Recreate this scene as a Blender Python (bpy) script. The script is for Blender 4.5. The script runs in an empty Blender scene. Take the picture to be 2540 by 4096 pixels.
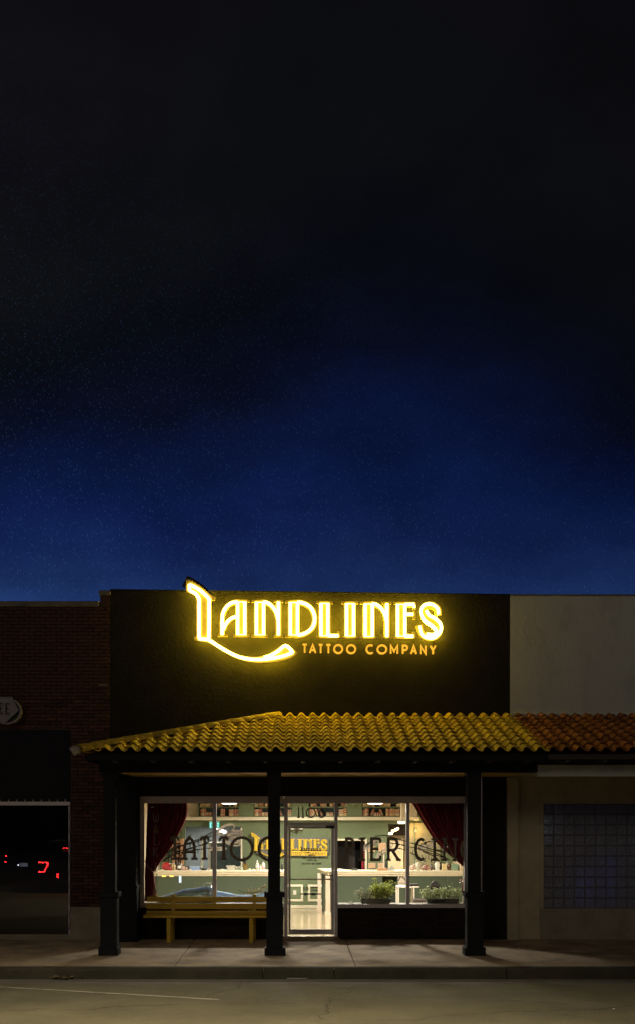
import bpy, math, random
from mathutils import Vector, Matrix
R = random.Random(7)
PI = math.pi
D0, H0, F0, PX0, PY0 = 22.0, 2.275, 4642.0, 1180.0, 3277.0
scene = bpy.context.scene
col = scene.collection

# ------------------------------------------------------------------ camera
cam_d = bpy.data.cameras.new('camera')
cam_d.sensor_fit = 'HORIZONTAL'
cam_d.sensor_width = 36.0
cam_d.lens = F0 / 2540.0 * 36.0
cam_d.shift_x = (1270 - PX0) / 2540.0
cam_d.shift_y = (PY0 - 2048) / 2540.0
cam_d.clip_start = 0.1
cam_d.clip_end = 3000
cam = bpy.data.objects.new('camera', cam_d)
col.objects.link(cam)
cam.location = (0, -D0, H0)
cam.rotation_euler = (PI / 2, 0, 0)
scene.camera = cam

# ------------------------------------------------------------------ world: night sky
world = bpy.data.worlds.new('World')
scene.world = world
world.use_nodes = True
wn, wl = world.node_tree.nodes, world.node_tree.links
wn.clear()
def wnode(t, **k):
    n = wn.new(t)
    for a, b in k.items():
        setattr(n, a, b)
    return n
def wmath(op, a, b=None, c=None, clamp=False):
    n = wnode('ShaderNodeMath', operation=op, use_clamp=clamp)
    for i, v in enumerate((a, b, c)):
        if v is None:
            continue
        if isinstance(v, (int, float)):
            n.inputs[i].default_value = v
        else:
            wl.new(v, n.inputs[i])
    return n.outputs[0]
def srgb(r, g, b):
    f = lambda c: c / 12.92 if c <= 0.04045 else ((c + 0.055) / 1.055) ** 2.4
    return (f(r / 255), f(g / 255), f(b / 255), 1)
tc = wnode('ShaderNodeTexCoord')
sep = wnode('ShaderNodeSeparateXYZ')
wl.new(tc.outputs['Generated'], sep.inputs[0])
cl = wnode('ShaderNodeTexNoise', noise_dimensions='3D')
cl.inputs['Scale'].default_value = 4.2
cl.inputs['Detail'].default_value = 6
cl.inputs['Roughness'].default_value = .6
mpc = wnode('ShaderNodeMapping')
mpc.inputs['Location'].default_value = (3.1, 1.7, .45)
mpc.inputs['Scale'].default_value = (1.0, 1.0, 1.5)
wl.new(tc.outputs['Generated'], mpc.inputs[0])
wl.new(mpc.outputs[0], cl.inputs['Vector'])
cn = wmath('SUBTRACT', cl.outputs['Fac'], .5)
zz = wmath('MULTIPLY_ADD', cn, -0.15, sep.outputs['Z'])
dome = wmath('POWER', wmath('ABSOLUTE', wmath('SUBTRACT', sep.outputs['X'], .04)), 2.0)
high = wmath('MAXIMUM', wmath('SUBTRACT', sep.outputs['Z'], .18), 0.0)
azx = wmath('ADD', zz, wmath('MINIMUM', wmath('MULTIPLY', wmath('MULTIPLY', dome, high), 7.5), .3))     # bluer towards the afterglow on the left
ramp = wnode('ShaderNodeValToRGB')
wl.new(azx, ramp.inputs[0])
cr = ramp.color_ramp
stops = [(0.0, (34, 58, 106)), (0.17, (30, 53, 101)), (0.205, (24, 43, 88)), (0.24, (17, 33, 77)), (0.28, (12, 26, 68)), (0.325, (9, 19, 52)),
         (0.37, (8, 13, 31)), (0.43, (9, 11, 19)), (0.50, (12, 14, 17)), (0.60, (15, 15, 19)), (1.0, (14, 14, 18))]
while len(cr.elements) < len(stops):
    cr.elements.new(0.5)
for e, (p, c) in zip(cr.elements, stops):
    e.position = p
    e.color = srgb(*c)
# faint star field
mp = wnode('ShaderNodeMapping')
mp.inputs['Rotation'].default_value = (0, math.radians(-40), 0)
mp.inputs['Scale'].default_value = (1.0, 1.0, .38)
wl.new(tc.outputs['Generated'], mp.inputs[0])
vo = wnode('ShaderNodeTexVoronoi', feature='F1')
vo.inputs['Scale'].default_value = 760
wl.new(mp.outputs[0], vo.inputs['Vector'])
star = wmath('SUBTRACT', 1.0, wmath('DIVIDE', vo.outputs['Distance'], .34), clamp=True)
sepc = wnode('ShaderNodeSeparateColor')
wl.new(vo.outputs['Color'], sepc.inputs[0])
mag = wmath('POWER', sepc.outputs[0], 1.6)
star = wmath('MULTIPLY', star, mag)
lowf = wmath('SUBTRACT', wmath('SUBTRACT', 1.25, wmath('MULTIPLY', sep.outputs['Z'], 2.6)), sep.outputs['X'], clamp=True)
star = wmath('MULTIPLY', star, lowf)
starc = wnode('ShaderNodeMix', data_type='RGBA', blend_type='ADD')
starc.clamp_result = False
gain = wmath('MULTIPLY', star, .62)
wl.new(gain, starc.inputs['Factor'])
azb = wnode('ShaderNodeMix', data_type='RGBA', blend_type='MULTIPLY')
azb.inputs['Factor'].default_value = 1.0
azm = wmath('MAXIMUM', wmath('SUBTRACT', 1.0, wmath('MULTIPLY', sep.outputs['X'], .7)), .45)
azc = wnode('ShaderNodeCombineColor')
for i_ in range(3): wl.new(azm, azc.inputs[i_])
cl2 = wnode('ShaderNodeTexNoise', noise_dimensions='3D')
cl2.inputs['Scale'].default_value = 9.0; cl2.inputs['Detail'].default_value = 7; cl2.inputs['Roughness'].default_value = .55
wl.new(mpc.outputs[0], cl2.inputs['Vector'])
cmr = wnode('ShaderNodeMapRange'); cmr.inputs['From Min'].default_value = .32; cmr.inputs['From Max'].default_value = .66
cmr.inputs['To Min'].default_value = 1.08; cmr.inputs['To Max'].default_value = .74
wl.new(cl2.outputs['Fac'], cmr.inputs['Value'])
azm = wmath('MULTIPLY', azm, cmr.outputs[0])
for i_ in range(3): wl.new(azm, azc.inputs[i_])
wl.new(ramp.outputs[0], azb.inputs['A']); wl.new(azc.outputs[0], azb.inputs['B'])
wl.new(azb.outputs['Result'], starc.inputs['A'])
starc.inputs['B'].default_value = (0.045, 0.10, 0.22, 1)
bg = wnode('ShaderNodeBackground')
bg.inputs['Strength'].default_value = 1.0
wl.new(starc.outputs['Result'], bg.inputs['Color'])
wo = wnode('ShaderNodeOutputWorld')
wl.new(bg.outputs[0], wo.inputs['Surface'])

# ------------------------------------------------------------------ one weak low sun: the glow of the town opposite
sun_d = bpy.data.lights.new('sun', 'SUN')
sun_d.energy = 0.17
sun_d.angle = math.radians(14)
sun_d.color = (1.0, .82, .58)
sun = bpy.data.objects.new('sun', sun_d)
col.objects.link(sun)
sun.rotation_euler = (math.radians(72), 0, math.radians(-14))

scene.view_settings.view_transform = 'Standard'
scene.view_settings.look = 'None'
scene.view_settings.exposure = 0.0
scene.view_settings.gamma = 1.0
scene.view_settings.use_curve_mapping = False
scene.cycles.use_denoising = True
scene.cycles.max_bounces = 8
scene.cycles.transparent_max_bounces = 16
scene.cycles.sample_clamp_indirect = 6.0
scene.cycles.caustics_reflective = False
scene.cycles.caustics_refractive = False

# ------------------------------------------------------------------ helpers
def S(Y): return F0 / (D0 + Y)
def X_(px, Y=0.0): return (px - PX0) / S(Y)
def Z_(py, Y=0.0): return H0 - (py - PY0) / S(Y)

MATS = {}
def mat(name, c, rough=.7, c2=None, nscale=6.0, bump=0.0, bscale=40.0, metal=0.0, emit=None, estr=0.0, spec=.5, dist=.01, detail=5, coat=0.0,
        stretch=(1, 1, 1), thr=(.35, .7), rvar=0.0):
    if name in MATS:
        return MATS[name]
    m = bpy.data.materials.new(name)
    m.use_nodes = True
    nt = m.node_tree
    n, l = nt.nodes, nt.links
    p = n['Principled BSDF']
    p.inputs['Base Color'].default_value = (*c, 1)
    p.inputs['Roughness'].default_value = rough
    p.inputs['Metallic'].default_value = metal
    p.inputs['Specular IOR Level'].default_value = spec
    p.inputs['Coat Weight'].default_value = coat
    t = n.new('ShaderNodeTexCoord')
    mpn = n.new('ShaderNodeMapping')
    mpn.inputs['Scale'].default_value = stretch
    geo = n.new('ShaderNodeNewGeometry')
    l.new(geo.outputs['Position'], mpn.inputs[0])
    if c2 is None:
        c2 = tuple(v * .78 for v in c)
    nz = n.new('ShaderNodeTexNoise')
    nz.inputs['Scale'].default_value = nscale
    nz.inputs['Detail'].default_value = detail
    nz.inputs['Roughness'].default_value = .62
    l.new(mpn.outputs[0], nz.inputs['Vector'])
    mr = n.new('ShaderNodeMapRange')
    mr.inputs['From Min'].default_value = thr[0]
    mr.inputs['From Max'].default_value = thr[1]
    l.new(nz.outputs['Fac'], mr.inputs['Value'])
    mx = n.new('ShaderNodeMix')
    mx.data_type = 'RGBA'
    l.new(mr.outputs[0], mx.inputs['Factor'])
    mx.inputs['A'].default_value = (*c, 1)
    mx.inputs['B'].default_value = (*c2, 1)
    oi = n.new('ShaderNodeObjectInfo')
    hs = n.new('ShaderNodeHueSaturation')
    l.new(mx.outputs['Result'], hs.inputs['Color'])
    mv = n.new('ShaderNodeMapRange')
    mv.inputs['To Min'].default_value = 1 - rvar
    mv.inputs['To Max'].default_value = 1 + rvar
    l.new(oi.outputs['Random'], mv.inputs['Value'])
    l.new(mv.outputs[0], hs.inputs['Value'])
    l.new(hs.outputs[0], p.inputs['Base Color'])
    if bump:
        nb = n.new('ShaderNodeTexNoise')
        nb.inputs['Scale'].default_value = bscale
        nb.inputs['Detail'].default_value = 4
        l.new(mpn.outputs[0], nb.inputs['Vector'])
        bp = n.new('ShaderNodeBump')
        bp.inputs['Strength'].default_value = bump
        bp.inputs['Distance'].default_value = dist
        l.new(nb.outputs['Fac'], bp.inputs['Height'])
        l.new(bp.outputs[0], p.inputs['Normal'])
    if emit:
        p.inputs['Emission Color'].default_value = (*emit, 1)
        p.inputs['Emission Strength'].default_value = estr
    MATS[name] = m
    return m

def glass_mat(name, tint=(1, 1, 1), refl=1.0, rough=0.0):
    if name in MATS:
        return MATS[name]
    m = bpy.data.materials.new(name)
    m.use_nodes = True
    n, l = m.node_tree.nodes, m.node_tree.links
    n.clear()
    o = n.new('ShaderNodeOutputMaterial')
    tr = n.new('ShaderNodeBsdfTransparent')
    tr.inputs[0].default_value = (*tint, 1)
    g = n.new('ShaderNodeBsdfGlossy')
    g.inputs['Roughness'].default_value = rough
    fr = n.new('ShaderNodeFresnel')
    fr.inputs['IOR'].default_value = 1.5
    mm = n.new('ShaderNodeMath')
    mm.operation = 'MULTIPLY'
    mm.inputs[1].default_value = refl
    l.new(fr.outputs[0], mm.inputs[0])
    mx = n.new('ShaderNodeMixShader')
    l.new(mm.outputs[0], mx.inputs[0])
    l.new(tr.outputs[0], mx.inputs[1])
    l.new(g.outputs[0], mx.inputs[2])
    l.new(mx.outputs[0], o.inputs[0])
    MATS[name] = m
    return m

def leaf_mat(name, c, c2, scale=20.0, tl=.5):
    m = mat(name, c, .6, c2, scale, rvar=.15)
    n, l = m.node_tree.nodes, m.node_tree.links
    t = n.new('ShaderNodeBsdfTranslucent')
    hs = n['Hue/Saturation/Value'] if 'Hue/Saturation/Value' in n else [q for q in n if q.type == 'HUE_SAT'][0]
    l.new(hs.outputs[0], t.inputs[0])
    mx = n.new('ShaderNodeMixShader'); mx.inputs[0].default_value = tl
    l.new(n['Principled BSDF'].outputs[0], mx.inputs[1]); l.new(t.outputs[0], mx.inputs[2])
    l.new(mx.outputs[0], [q for q in n if q.type == 'OUTPUT_MATERIAL'][0].inputs[0])
    return m

def emit_mat(name, c, s):
    if name in MATS:
        return MATS[name]
    m = bpy.data.materials.new(name)
    m.use_nodes = True
    n, l = m.node_tree.nodes, m.node_tree.links
    n.clear()
    o = n.new('ShaderNodeOutputMaterial')
    e = n.new('ShaderNodeEmission')
    e.inputs[0].default_value = (*c, 1)
    e.inputs[1].default_value = s
    l.new(e.outputs[0], o.inputs[0])
    MATS[name] = m
    return m

def offs(pts, w, closed=False):
    """left and right offset lines of a 2D polyline, mitred"""
    n = len(pts)
    L, Rr = [], []
    for i, p in enumerate(pts):
        a = pts[(i - 1) % n] if (i > 0 or closed) else None
        b = pts[(i + 1) % n] if (i < n - 1 or closed) else None
        d1 = (Vector(p) - Vector(a)).normalized() if a is not None else None
        d2 = (Vector(b) - Vector(p)).normalized() if b is not None else None
        if d1 is None: d1 = d2
        if d2 is None: d2 = d1
        t = (d1 + d2)
        t = t.normalized() if t.length > 1e-4 else d1
        nn = Vector((-t.y, t.x))
        k = 1 / max(.45, nn.dot(Vector((-d1.y, d1.x))))
        L.append(Vector(p) + nn * w * .5 * k)
        Rr.append(Vector(p) - nn * w * .5 * k)
    return L, Rr

class MB:
    def __init__(s):
        s.v, s.f, s.mi = [], [], []
        s.m = 0
    def add(s, vs, fs):
        b = len(s.v)
        s.v += [tuple(v) for v in vs]
        s.f += [tuple(b + i for i in f) for f in fs]
        s.mi += [s.m] * len(fs)
        return s
    def box(s, x0, x1, y0, y1, z0, z1, rz=0.0, c=None, M=None):
        if x0 > x1: x0, x1 = x1, x0
        if y0 > y1: y0, y1 = y1, y0
        if z0 > z1: z0, z1 = z1, z0
        vs = [Vector((x, y, z)) for x in (x0, x1) for y in (y0, y1) for z in (z0, z1)]
        if rz:
            c = c or Vector(((x0 + x1) / 2, (y0 + y1) / 2, 0))
            m = Matrix.Translation(c) @ Matrix.Rotation(rz, 4, 'Z') @ Matrix.Translation(-c)
            vs = [m @ v for v in vs]
        if M is not None:
            vs = [M @ v for v in vs]
        return s.add(vs, [(0, 1, 3, 2), (4, 6, 7, 5), (0, 4, 5, 1), (2, 3, 7, 6), (0, 2, 6, 4), (1, 5, 7, 3)])
    def bbox(s, x0, x1, y0, y1, z0, z1, b=.004):
        """box with chamfered vertical+horizontal front edges (octagonal profile in XZ at the front)"""
        if y0 > y1: y0, y1 = y1, y0
        vs = []
        for (y, k) in ((y0, b), (y0 + b, 0), (y1, 0)):
            vs += [(x0 + k, y, z0 + k), (x1 - k, y, z0 + k), (x1 - k, y, z1 - k), (x0 + k, y, z1 - k)]
        fs = [(0, 1, 2, 3), (11, 10, 9, 8)]
        for r in (0, 4):
            for i in range(4):
                j = (i + 1) % 4
                fs.append((r + j, r + i, r + 4 + i, r + 4 + j))
        return s.add(vs, fs)
    def band(s, pts, w, y0, y1, closed=False):
        L, Rr = offs(pts, w, closed)
        n = len(pts)
        vs = []
        for a, b in zip(L, Rr):
            vs += [(a.x, y0, a.y), (b.x, y0, b.y), (b.x, y1, b.y), (a.x, y1, a.y)]
        fs = []
        for i in range(n if closed else n - 1):
            a, b = 4 * i, 4 * ((i + 1) % n)
            for k in range(4):
                fs.append((a + k, a + (k + 1) % 4, b + (k + 1) % 4, b + k))
        if not closed:
            fs += [(3, 2, 1, 0), tuple(4 * (n - 1) + k for k in range(4))]
        return s.add(vs, fs)
    def tube(s, pts, r, n=6, closed=False, r1=None):
        pts = [Vector(p) for p in pts]
        m = len(pts)
        vs = []
        for i, p in enumerate(pts):
            a = pts[(i - 1) % m] if (i or closed) else p
            b = pts[(i + 1) % m] if (i < m - 1 or closed) else p
            d = (b - a)
            d = d.normalized() if d.length > 1e-6 else Vector((0, 0, 1))
            up = Vector((0, 1, 0)) if abs(d.y) < .9 else Vector((1, 0, 0))
            u = d.cross(up).normalized()
            w = d.cross(u)
            rr = r if r1 is None else r + (r1 - r) * i / (m - 1)
            for k in range(n):
                t = 2 * PI * k / n
                vs.append(p + (u * math.cos(t) + w * math.sin(t)) * rr)
        fs = []
        for i in range(m if closed else m - 1):
            for k in range(n):
                a, b = i * n, ((i + 1) % m) * n
                fs.append((a + k, a + (k + 1) % n, b + (k + 1) % n, b + k))
        if not closed:
            fs += [tuple(range(n))[::-1], tuple((m - 1) * n + k for k in range(n))]
        return s.add(vs, fs)
    def lathe(s, prof, cx, cy, z0=0, n=14):
        vs, fs = [], []
        for r, z in prof:
            for k in range(n):
                t = 2 * PI * k / n
                vs.append((cx + r * math.cos(t), cy + r * math.sin(t), z0 + z))
        for i in range(len(prof) - 1):
            for k in range(n):
                fs.append((i * n + k, i * n + (k + 1) % n, (i + 1) * n + (k + 1) % n, (i + 1) * n + k))
        fs.append(tuple(range(n))[::-1])
        fs.append(tuple((len(prof) - 1) * n + k for k in range(n)))
        return s.add(vs, fs)
    def mesh(s, name, *ms, smooth=False):
        me = bpy.data.meshes.new(name)
        me.from_pydata(s.v, [], s.f)
        for m in ms:
            me.materials.append(m)
        if len(ms) > 1:
            me.polygons.foreach_set('material_index', s.mi)
        if smooth:
            me.polygons.foreach_set('use_smooth', [True] * len(me.polygons))
        me.update()
        return me
    def build(s, name, m, parent=None, smooth=False, **k):
        ms = m if isinstance(m, (list, tuple)) else [m]
        return link(name, s.mesh(name, *ms, smooth=smooth), parent, **k)

def link(name, data, parent=None, loc=None, label=None, cat=None, group=None, kind=None, rot=None, scale=None):
    o = bpy.data.objects.new(name, data)
    col.objects.link(o)
    if parent is not None:
        o.parent = parent
        if loc is None:
            o.matrix_parent_inverse = Matrix.Translation(-Vector(parent.location)) if parent.parent is None else Matrix()
            if parent.parent is not None:
                o.matrix_parent_inverse = Matrix.Translation(-Vector(WPOS.get(parent.name, (0, 0, 0))))
            WPOS[o.name] = (0, 0, 0)
    if loc is not None: o.location = loc
    if rot is not None: o.rotation_euler = rot
    if scale is not None: o.scale = scale
    if label: o['label'] = label
    if cat: o['category'] = cat
    if group: o['group'] = group
    if kind: o['kind'] = kind
    return o
WPOS = {}
def thing(name, label, cat, loc=(0, 0, 0), group=None, rz=0.0):
    o = link(name, None, None, loc=loc, label=label, cat=cat, group=group)
    o.empty_display_size = .1
    o.rotation_euler = (0, 0, rz)
    return o
def struct(name, mb, m, label=None, parent=None):
    return mb.build(name, m, parent, kind='structure', label=label)
B = MB

# ------------------------------------------------------------------ materials
M_black = mat('black_painted_masonry', (.024, .021, .017), .85, (.016, .014, .012), 3, .7, 18, dist=.012, spec=.12)
M_navy = mat('dark_navy_paint', (.008, .009, .012), .75, (.011, .011, .014), 5, .1, 60, dist=.002, spec=.2)
M_brick = mat('red_brick', (.075, .032, .020), .9, (.045, .020, .014), 9, .5, 60, dist=.003, rvar=.45)
M_mortar = mat('mortar', (.07, .05, .036), .9, nscale=12, bump=.3, bscale=80, dist=.003)
M_cap = mat('stone_coping', (.20, .18, .14), .85, (.12, .11, .09), 5, .3, 40)
M_plaster = mat('pale_plaster', (.30, .27, .20), .85, (.20, .18, .13), 3, .3, 40, dist=.004)
M_white = mat('weathered_white_stucco', (.52, .53, .44), .9, (.38, .385, .32), 2.4, .5, 25, dist=.008, thr=(.5, .78), detail=9, stretch=(1, 1, .55))
M_tan = mat('tan_stucco', (.46, .41, .27), .9, (.34, .30, .19), 2.2, .3, 30, dist=.005)
M_alu = mat('grey_aluminium', (.60, .57, .60), .5, (.50, .47, .50), 8, metal=.2)
M_glass = glass_mat('window_glass')
M_tile_y = mat('yellow_painted_tile', (.66, .47, .04), .6, (.46, .32, .03), 9, .3, 70, dist=.002, rvar=.32, spec=.3, coat=.1)
M_tile_o = mat('terracotta_tile', (.30, .115, .03), .75, (.15, .05, .02), 10, .3, 70, dist=.002, rvar=.35, spec=.2)
M_mustard = mat('mustard_painted_wood', (.68, .47, .03), .5, (.52, .35, .02), 7, .15, 50, dist=.002, stretch=(1, 4, 4))
M_green = mat('sage_green_wall', (.132, .170, .086), .7, (.122, .158, .080), 2, .05, 60)
M_dgreen = mat('forest_green_panel', (.052, .078, .046), .6, (.046, .070, .042), 2)
M_cream = mat('cream_trim', (.74, .68, .52), .5, (.70, .64, .48), 3)
M_creamw = mat('cream_wall', (.66, .56, .40), .7, (.62, .53, .38), 2)
M_ceil = mat('ceiling_white', (.62, .60, .54), .9, (.58, .56, .50), 2)
M_floor = mat('polished_plank_floor', (.36, .29, .19), .14, (.25, .19, .12), 2.2, .04, 12, stretch=(.6, 7, 1), thr=(.3, .65))
M_teal = mat('teal_grey_wall', (.20, .23, .22), .8, nscale=2)
M_dark = mat('near_black', (.008, .008, .008), .6)
M_brown = mat('dark_brown', (.045, .030, .022), .6)
M_letter = mat('bronze_brown_vinyl', (.165, .135, .09), .6, (.145, .12, .08), 5)
M_velvet = mat('red_velvet', (.26, .022, .026), .95, (.19, .015, .018), 4, .2, 60)
M_book = [mat('tan_book', (.62, .42, .20), .6, nscale=30, rvar=.3), mat('brown_book', (.42, .20, .10), .6, nscale=30, rvar=.3),
          mat('cream_book', (.70, .58, .36), .6, nscale=30, rvar=.2)]
M_bred = mat('red_book_label', (.50, .07, .05), .6)
M_bblk = mat('black_book_label', (.03, .03, .03), .6)
M_plant = leaf_mat('bright_leaf', (.66, .72, .15), (.34, .44, .09))
M_plant2 = leaf_mat('pale_grey_leaf', (.66, .72, .42), (.30, .38, .2))
M_plant3 = leaf_mat('dark_leaf', (.15, .19, .10), (.42, .40, .28), 24)
M_soil = mat('soil', (.03, .02, .015), .95, bump=.5)
M_pot = mat('dark_planter', (.045, .055, .05), .5)
M_asph = mat('asphalt', (.205, .185, .115), .9, (.130, .118, .078), .9, 1.0, 70, dist=.02, detail=9, thr=(.32, .72))
M_conc = mat('sidewalk_concrete', (.52, .40, .27), .85, (.26, .20, .14), 1.7, .8, 45, dist=.008, detail=10, thr=(.38, .66))
M_gutt = mat('gutter_concrete', (.20, .185, .165), .9, (.14, .13, .12), 2.5, .6, 70, dist=.006, detail=8)
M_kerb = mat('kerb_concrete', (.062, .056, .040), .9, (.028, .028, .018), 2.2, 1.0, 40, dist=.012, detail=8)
M_line = mat('worn_white_paint', (.46, .42, .33), .8, (.22, .19, .14), 9, .4, 90, thr=(.45, .72))
M_pink = mat('skin_tone_plastic', (.62, .45, .36), .4, (.40, .25, .2), 30)

# ------------------------------------------------------------------ ground
ZS = lambda y: .0 + .0103 * y            # pavement falls towards the kerb
YK = -3.9
ZK = ZS(YK)
ZG = -.213
struct('ground', B().box(-120, 120, -140, 60, -1.2, -.75), mat('earth', (.06, .05, .04), .95))
rb = B()
ys = [YK - .55 - i * .8 for i in range(14)] + [-20, -40, -90]
for a, b in zip(ys, ys[1:]):
    za = ZG + .006 + min(.08, .012 * (YK - .5 - a)); zb = ZG + .006 + min(.08, .012 * (YK - .5 - b))
    rb.add([(-90, b, zb), (90, b, zb), (90, a, za), (-90, a, za)], [(0, 1, 2, 3)])
rb.add([(-90, YK - .55, ZG + .0066), (90, YK - .55, ZG + .0066), (90, YK - .55, -.6), (-90, YK - .55, -.6)], [(0, 1, 2, 3)])
struct('road', rb, M_asph)
struct('gutter', B().add([(-90, YK - .549, ZG - .001), (90, YK - .549, ZG - .001), (90, YK + .02, ZG - .008), (-90, YK + .02, ZG - .008)], [(0, 1, 2, 3)]), M_gutt)
zr = lambda y: ZG + .006 + min(.08, .012 * (YK - .5 - y)) + .005
def stripe(name, p0, p1, w, m, wob=.01):
    mb = B()
    n = 26
    a, b = Vector(p0), Vector(p1)
    d = (b - a).normalized(); nn = Vector((-d.y, d.x))
    vs, fs = [], []
    for i in range(n + 1):
        c = a.lerp(b, i / n)
        k = w * .5 * (1 + R.uniform(-.25, .25))
        off = nn * R.uniform(-wob, wob)
        for q in (c + off + nn * k, c + off - nn * k):
            vs.append((q.x, q.y, zr(q.y)))
    for i in range(n):
        fs.append((2 * i + 1, 2 * i + 3, 2 * i + 2, 2 * i))
    mb.add(vs, fs)
    return struct(name, mb, m)
stripe('parking_line', (-6.0, -3.95 - .28), (-1.03, -6.2), .085, M_line)
def road_at(px, py):
    s = (py - PY0) / (H0 + .2)
    return ((px - PX0) / s, F0 / s - D0)
stripe('parking_line', road_at(1940, 3997), road_at(2270, 4017), .05, mat('faded_paint', (.30, .27, .19), .9, (.2, .18, .12), 9))
stripe('parking_line', road_at(2020, 3928), road_at(2600, 3954), .05, MATS['faded_paint'])
stripe('tar_seam', road_at(1000, 4008), road_at(1500, 3998), .022, mat('tar_seam_edge', (.31, .27, .17), .9, (.2, .17, .11), 9), .02)
stripe('tar_seam', road_at(860, 4012), road_at(1180, 4014), .02, MATS['tar_seam_edge'], .03)

def crack(name, p0, p1, w, m, seed, wob=.12):
    r_ = random.Random(seed); a, b = Vector(p0), Vector(p1); n = 30
    d = (b - a).normalized(); nn = Vector((-d.y, d.x)); off = 0; vs = []
    for i in range(n + 1):
        off = off * .85 + r_.uniform(-wob, wob) * .5
        c = a.lerp(b, i / n) + nn * off; k = w * r_.uniform(.3, 1)
        vs += [(c.x + nn.x * k, c.y + nn.y * k, zr(c.y) - .0005), (c.x - nn.x * k, c.y - nn.y * k, zr(c.y) - .0005)]
    B().add(vs, [(2 * i + 1, 2 * i + 3, 2 * i + 2, 2 * i) for i in range(n)]).build(name, m, None, kind='structure')
M_crack = mat('crack_dirt', (.035, .03, .022), .95)
crack('road_crack', road_at(820, 3990), road_at(1010, 3925), .010, M_crack, 1)
crack('road_crack', road_at(-60, 4060), road_at(720, 4030), .009, M_crack, 2, .2)
crack('road_crack', road_at(1500, 4090), road_at(2620, 4042), .008, M_crack, 3, .25)
crack('road_crack', road_at(1250, 4100), road_at(1420, 3950), .007, M_crack, 4, .15)
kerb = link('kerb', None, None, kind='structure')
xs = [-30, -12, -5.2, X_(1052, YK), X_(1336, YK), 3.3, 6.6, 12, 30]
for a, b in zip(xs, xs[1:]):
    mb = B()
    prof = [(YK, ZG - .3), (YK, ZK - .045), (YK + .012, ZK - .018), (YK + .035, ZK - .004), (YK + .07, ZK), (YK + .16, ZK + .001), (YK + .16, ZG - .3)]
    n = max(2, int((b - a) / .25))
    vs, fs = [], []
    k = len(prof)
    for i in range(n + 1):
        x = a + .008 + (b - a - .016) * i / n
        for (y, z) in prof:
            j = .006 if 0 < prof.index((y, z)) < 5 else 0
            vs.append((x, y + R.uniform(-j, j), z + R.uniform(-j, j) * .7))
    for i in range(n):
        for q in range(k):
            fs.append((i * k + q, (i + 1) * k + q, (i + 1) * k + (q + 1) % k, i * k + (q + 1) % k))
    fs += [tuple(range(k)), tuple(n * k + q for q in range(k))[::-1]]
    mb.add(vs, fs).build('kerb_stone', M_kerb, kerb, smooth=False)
side = link('sidewalk', None, None, kind='structure')
xj = [-30, -14, -7.2, -3.62, -1.9, .95, 3.95, 7, 14, 30]
yj = [0.6, -1.75, YK + .165]
for i in range(len(xj) - 1):
    for j in range(2):
        x0, x1 = xj[i] + .007, xj[i + 1] - .007
        y0, y1 = yj[j + 1] + (.007 if j == 0 else 0), yj[j] - (.007 if j else 0)
        dz = R.uniform(-.004, .002)
        g = 10
        vs, fs = [], []
        for a in range(g + 1):
            for b in range(5):
                x = x0 + (x1 - x0) * a / g; y = y0 + (y1 - y0) * b / 4
                e = 0 if 0 < a < g and 0 < b < 4 else -.004
                vs.append((x, y, ZS(y) + dz + e))
        for a in range(g):
            for b in range(4):
                q = a * 5 + b
                fs.append((q, q + 5, q + 6, q + 1))
        m = B().add(vs, fs)
        m.add([(x0, y0, ZS(y0) + dz - .004), (x1, y0, ZS(y0) + dz - .004), (x1, y0, -.5), (x0, y0, -.5),
               (x0, y1, ZS(y1) + dz - .004), (x1, y1, ZS(y1) + dz - .004), (x1, y1, -.5), (x0, y1, -.5)],
              [(0, 3, 2, 1), (4, 5, 6, 7), (0, 4, 7, 3), (1, 2, 6, 5)])
        m.build('paving_slab', M_conc, side)
struct('door_apron', B().add([(-.32, -.32, -.004), (.88, -.32, -.004), (.80, -.001, .058), (-.20, -.001, .058), (-.32, -.001, -.2), (.88, -.001, -.2)],
                             [(0, 1, 2, 3), (0, 3, 4), (1, 5, 2), (3, 2, 5, 4)]), M_conc)

# ------------------------------------------------------------------ brick building on the left
bb = thing('brick_building', 'red brick building left of the black shop, with dark display window and stone coping', 'building', (-5.5, 0, 0))
XB = X_(440)
xo, zo0, zo1 = X_(282), Z_(3748), Z_(2920)
w = B()
w.box(-12, XB, .03, 6, zo1, 6.30)
w.box(xo, XB, .031, 6, -.2, zo1)
w.box(-12, xo - .001, .029, 6, -.2, zo0)
w.box(-12, -10.6, .031, 6, zo0, zo1)
w.build('wall', M_mortar, bb)
w = B()
w.box(-11, xo + .3, 4.5, 4.6, 0, zo1)
w.build('back_wall', M_dark, bb)
B().box(-11, xo, .1, 4.5, .02, .05).build('floor', M_brown, bb)
# bricks
bw, bh, jt = .193, .0575, .0102
bmesh_b = B().bbox(-bw / 2, bw / 2, -.004, .05, -bh / 2, bh / 2, .003).mesh('brick', M_brick)
half = B().bbox(-bw / 4 + .003, bw / 4 - .003, -.004, .05, -bh / 2, bh / 2, .003).mesh('brick', M_brick)
cells = []
row = 0
z = Z_(3627) + bh / 2 + .005
while z < 6.29:
    x = XB - bw / 2 - .004 if row % 2 == 0 else XB - bw - jt - .004
    if row % 2: cells.append((XB - bw / 4 - .004, z, 1))
    lim = -7.2 if z > zo1 + .03 else xo
    while x - bw / 2 > lim - .002:
        cells.append((x, z, 0)); x -= bw + jt
    if z <= zo1 + .03 and x + bw / 2 - lim > .07:
        cells.append(((lim + x + bw / 2) / 2 + .002, z, 2))
    z += bh + jt; row += 1
cells_v = [c for c in cells if c[0] > -5.75]
cells_v.sort(key=lambda c: c[1])
near = cells_v[:298]
rest = cells_v[298:] + [c for c in cells if c[0] <= -5.75]
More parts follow.
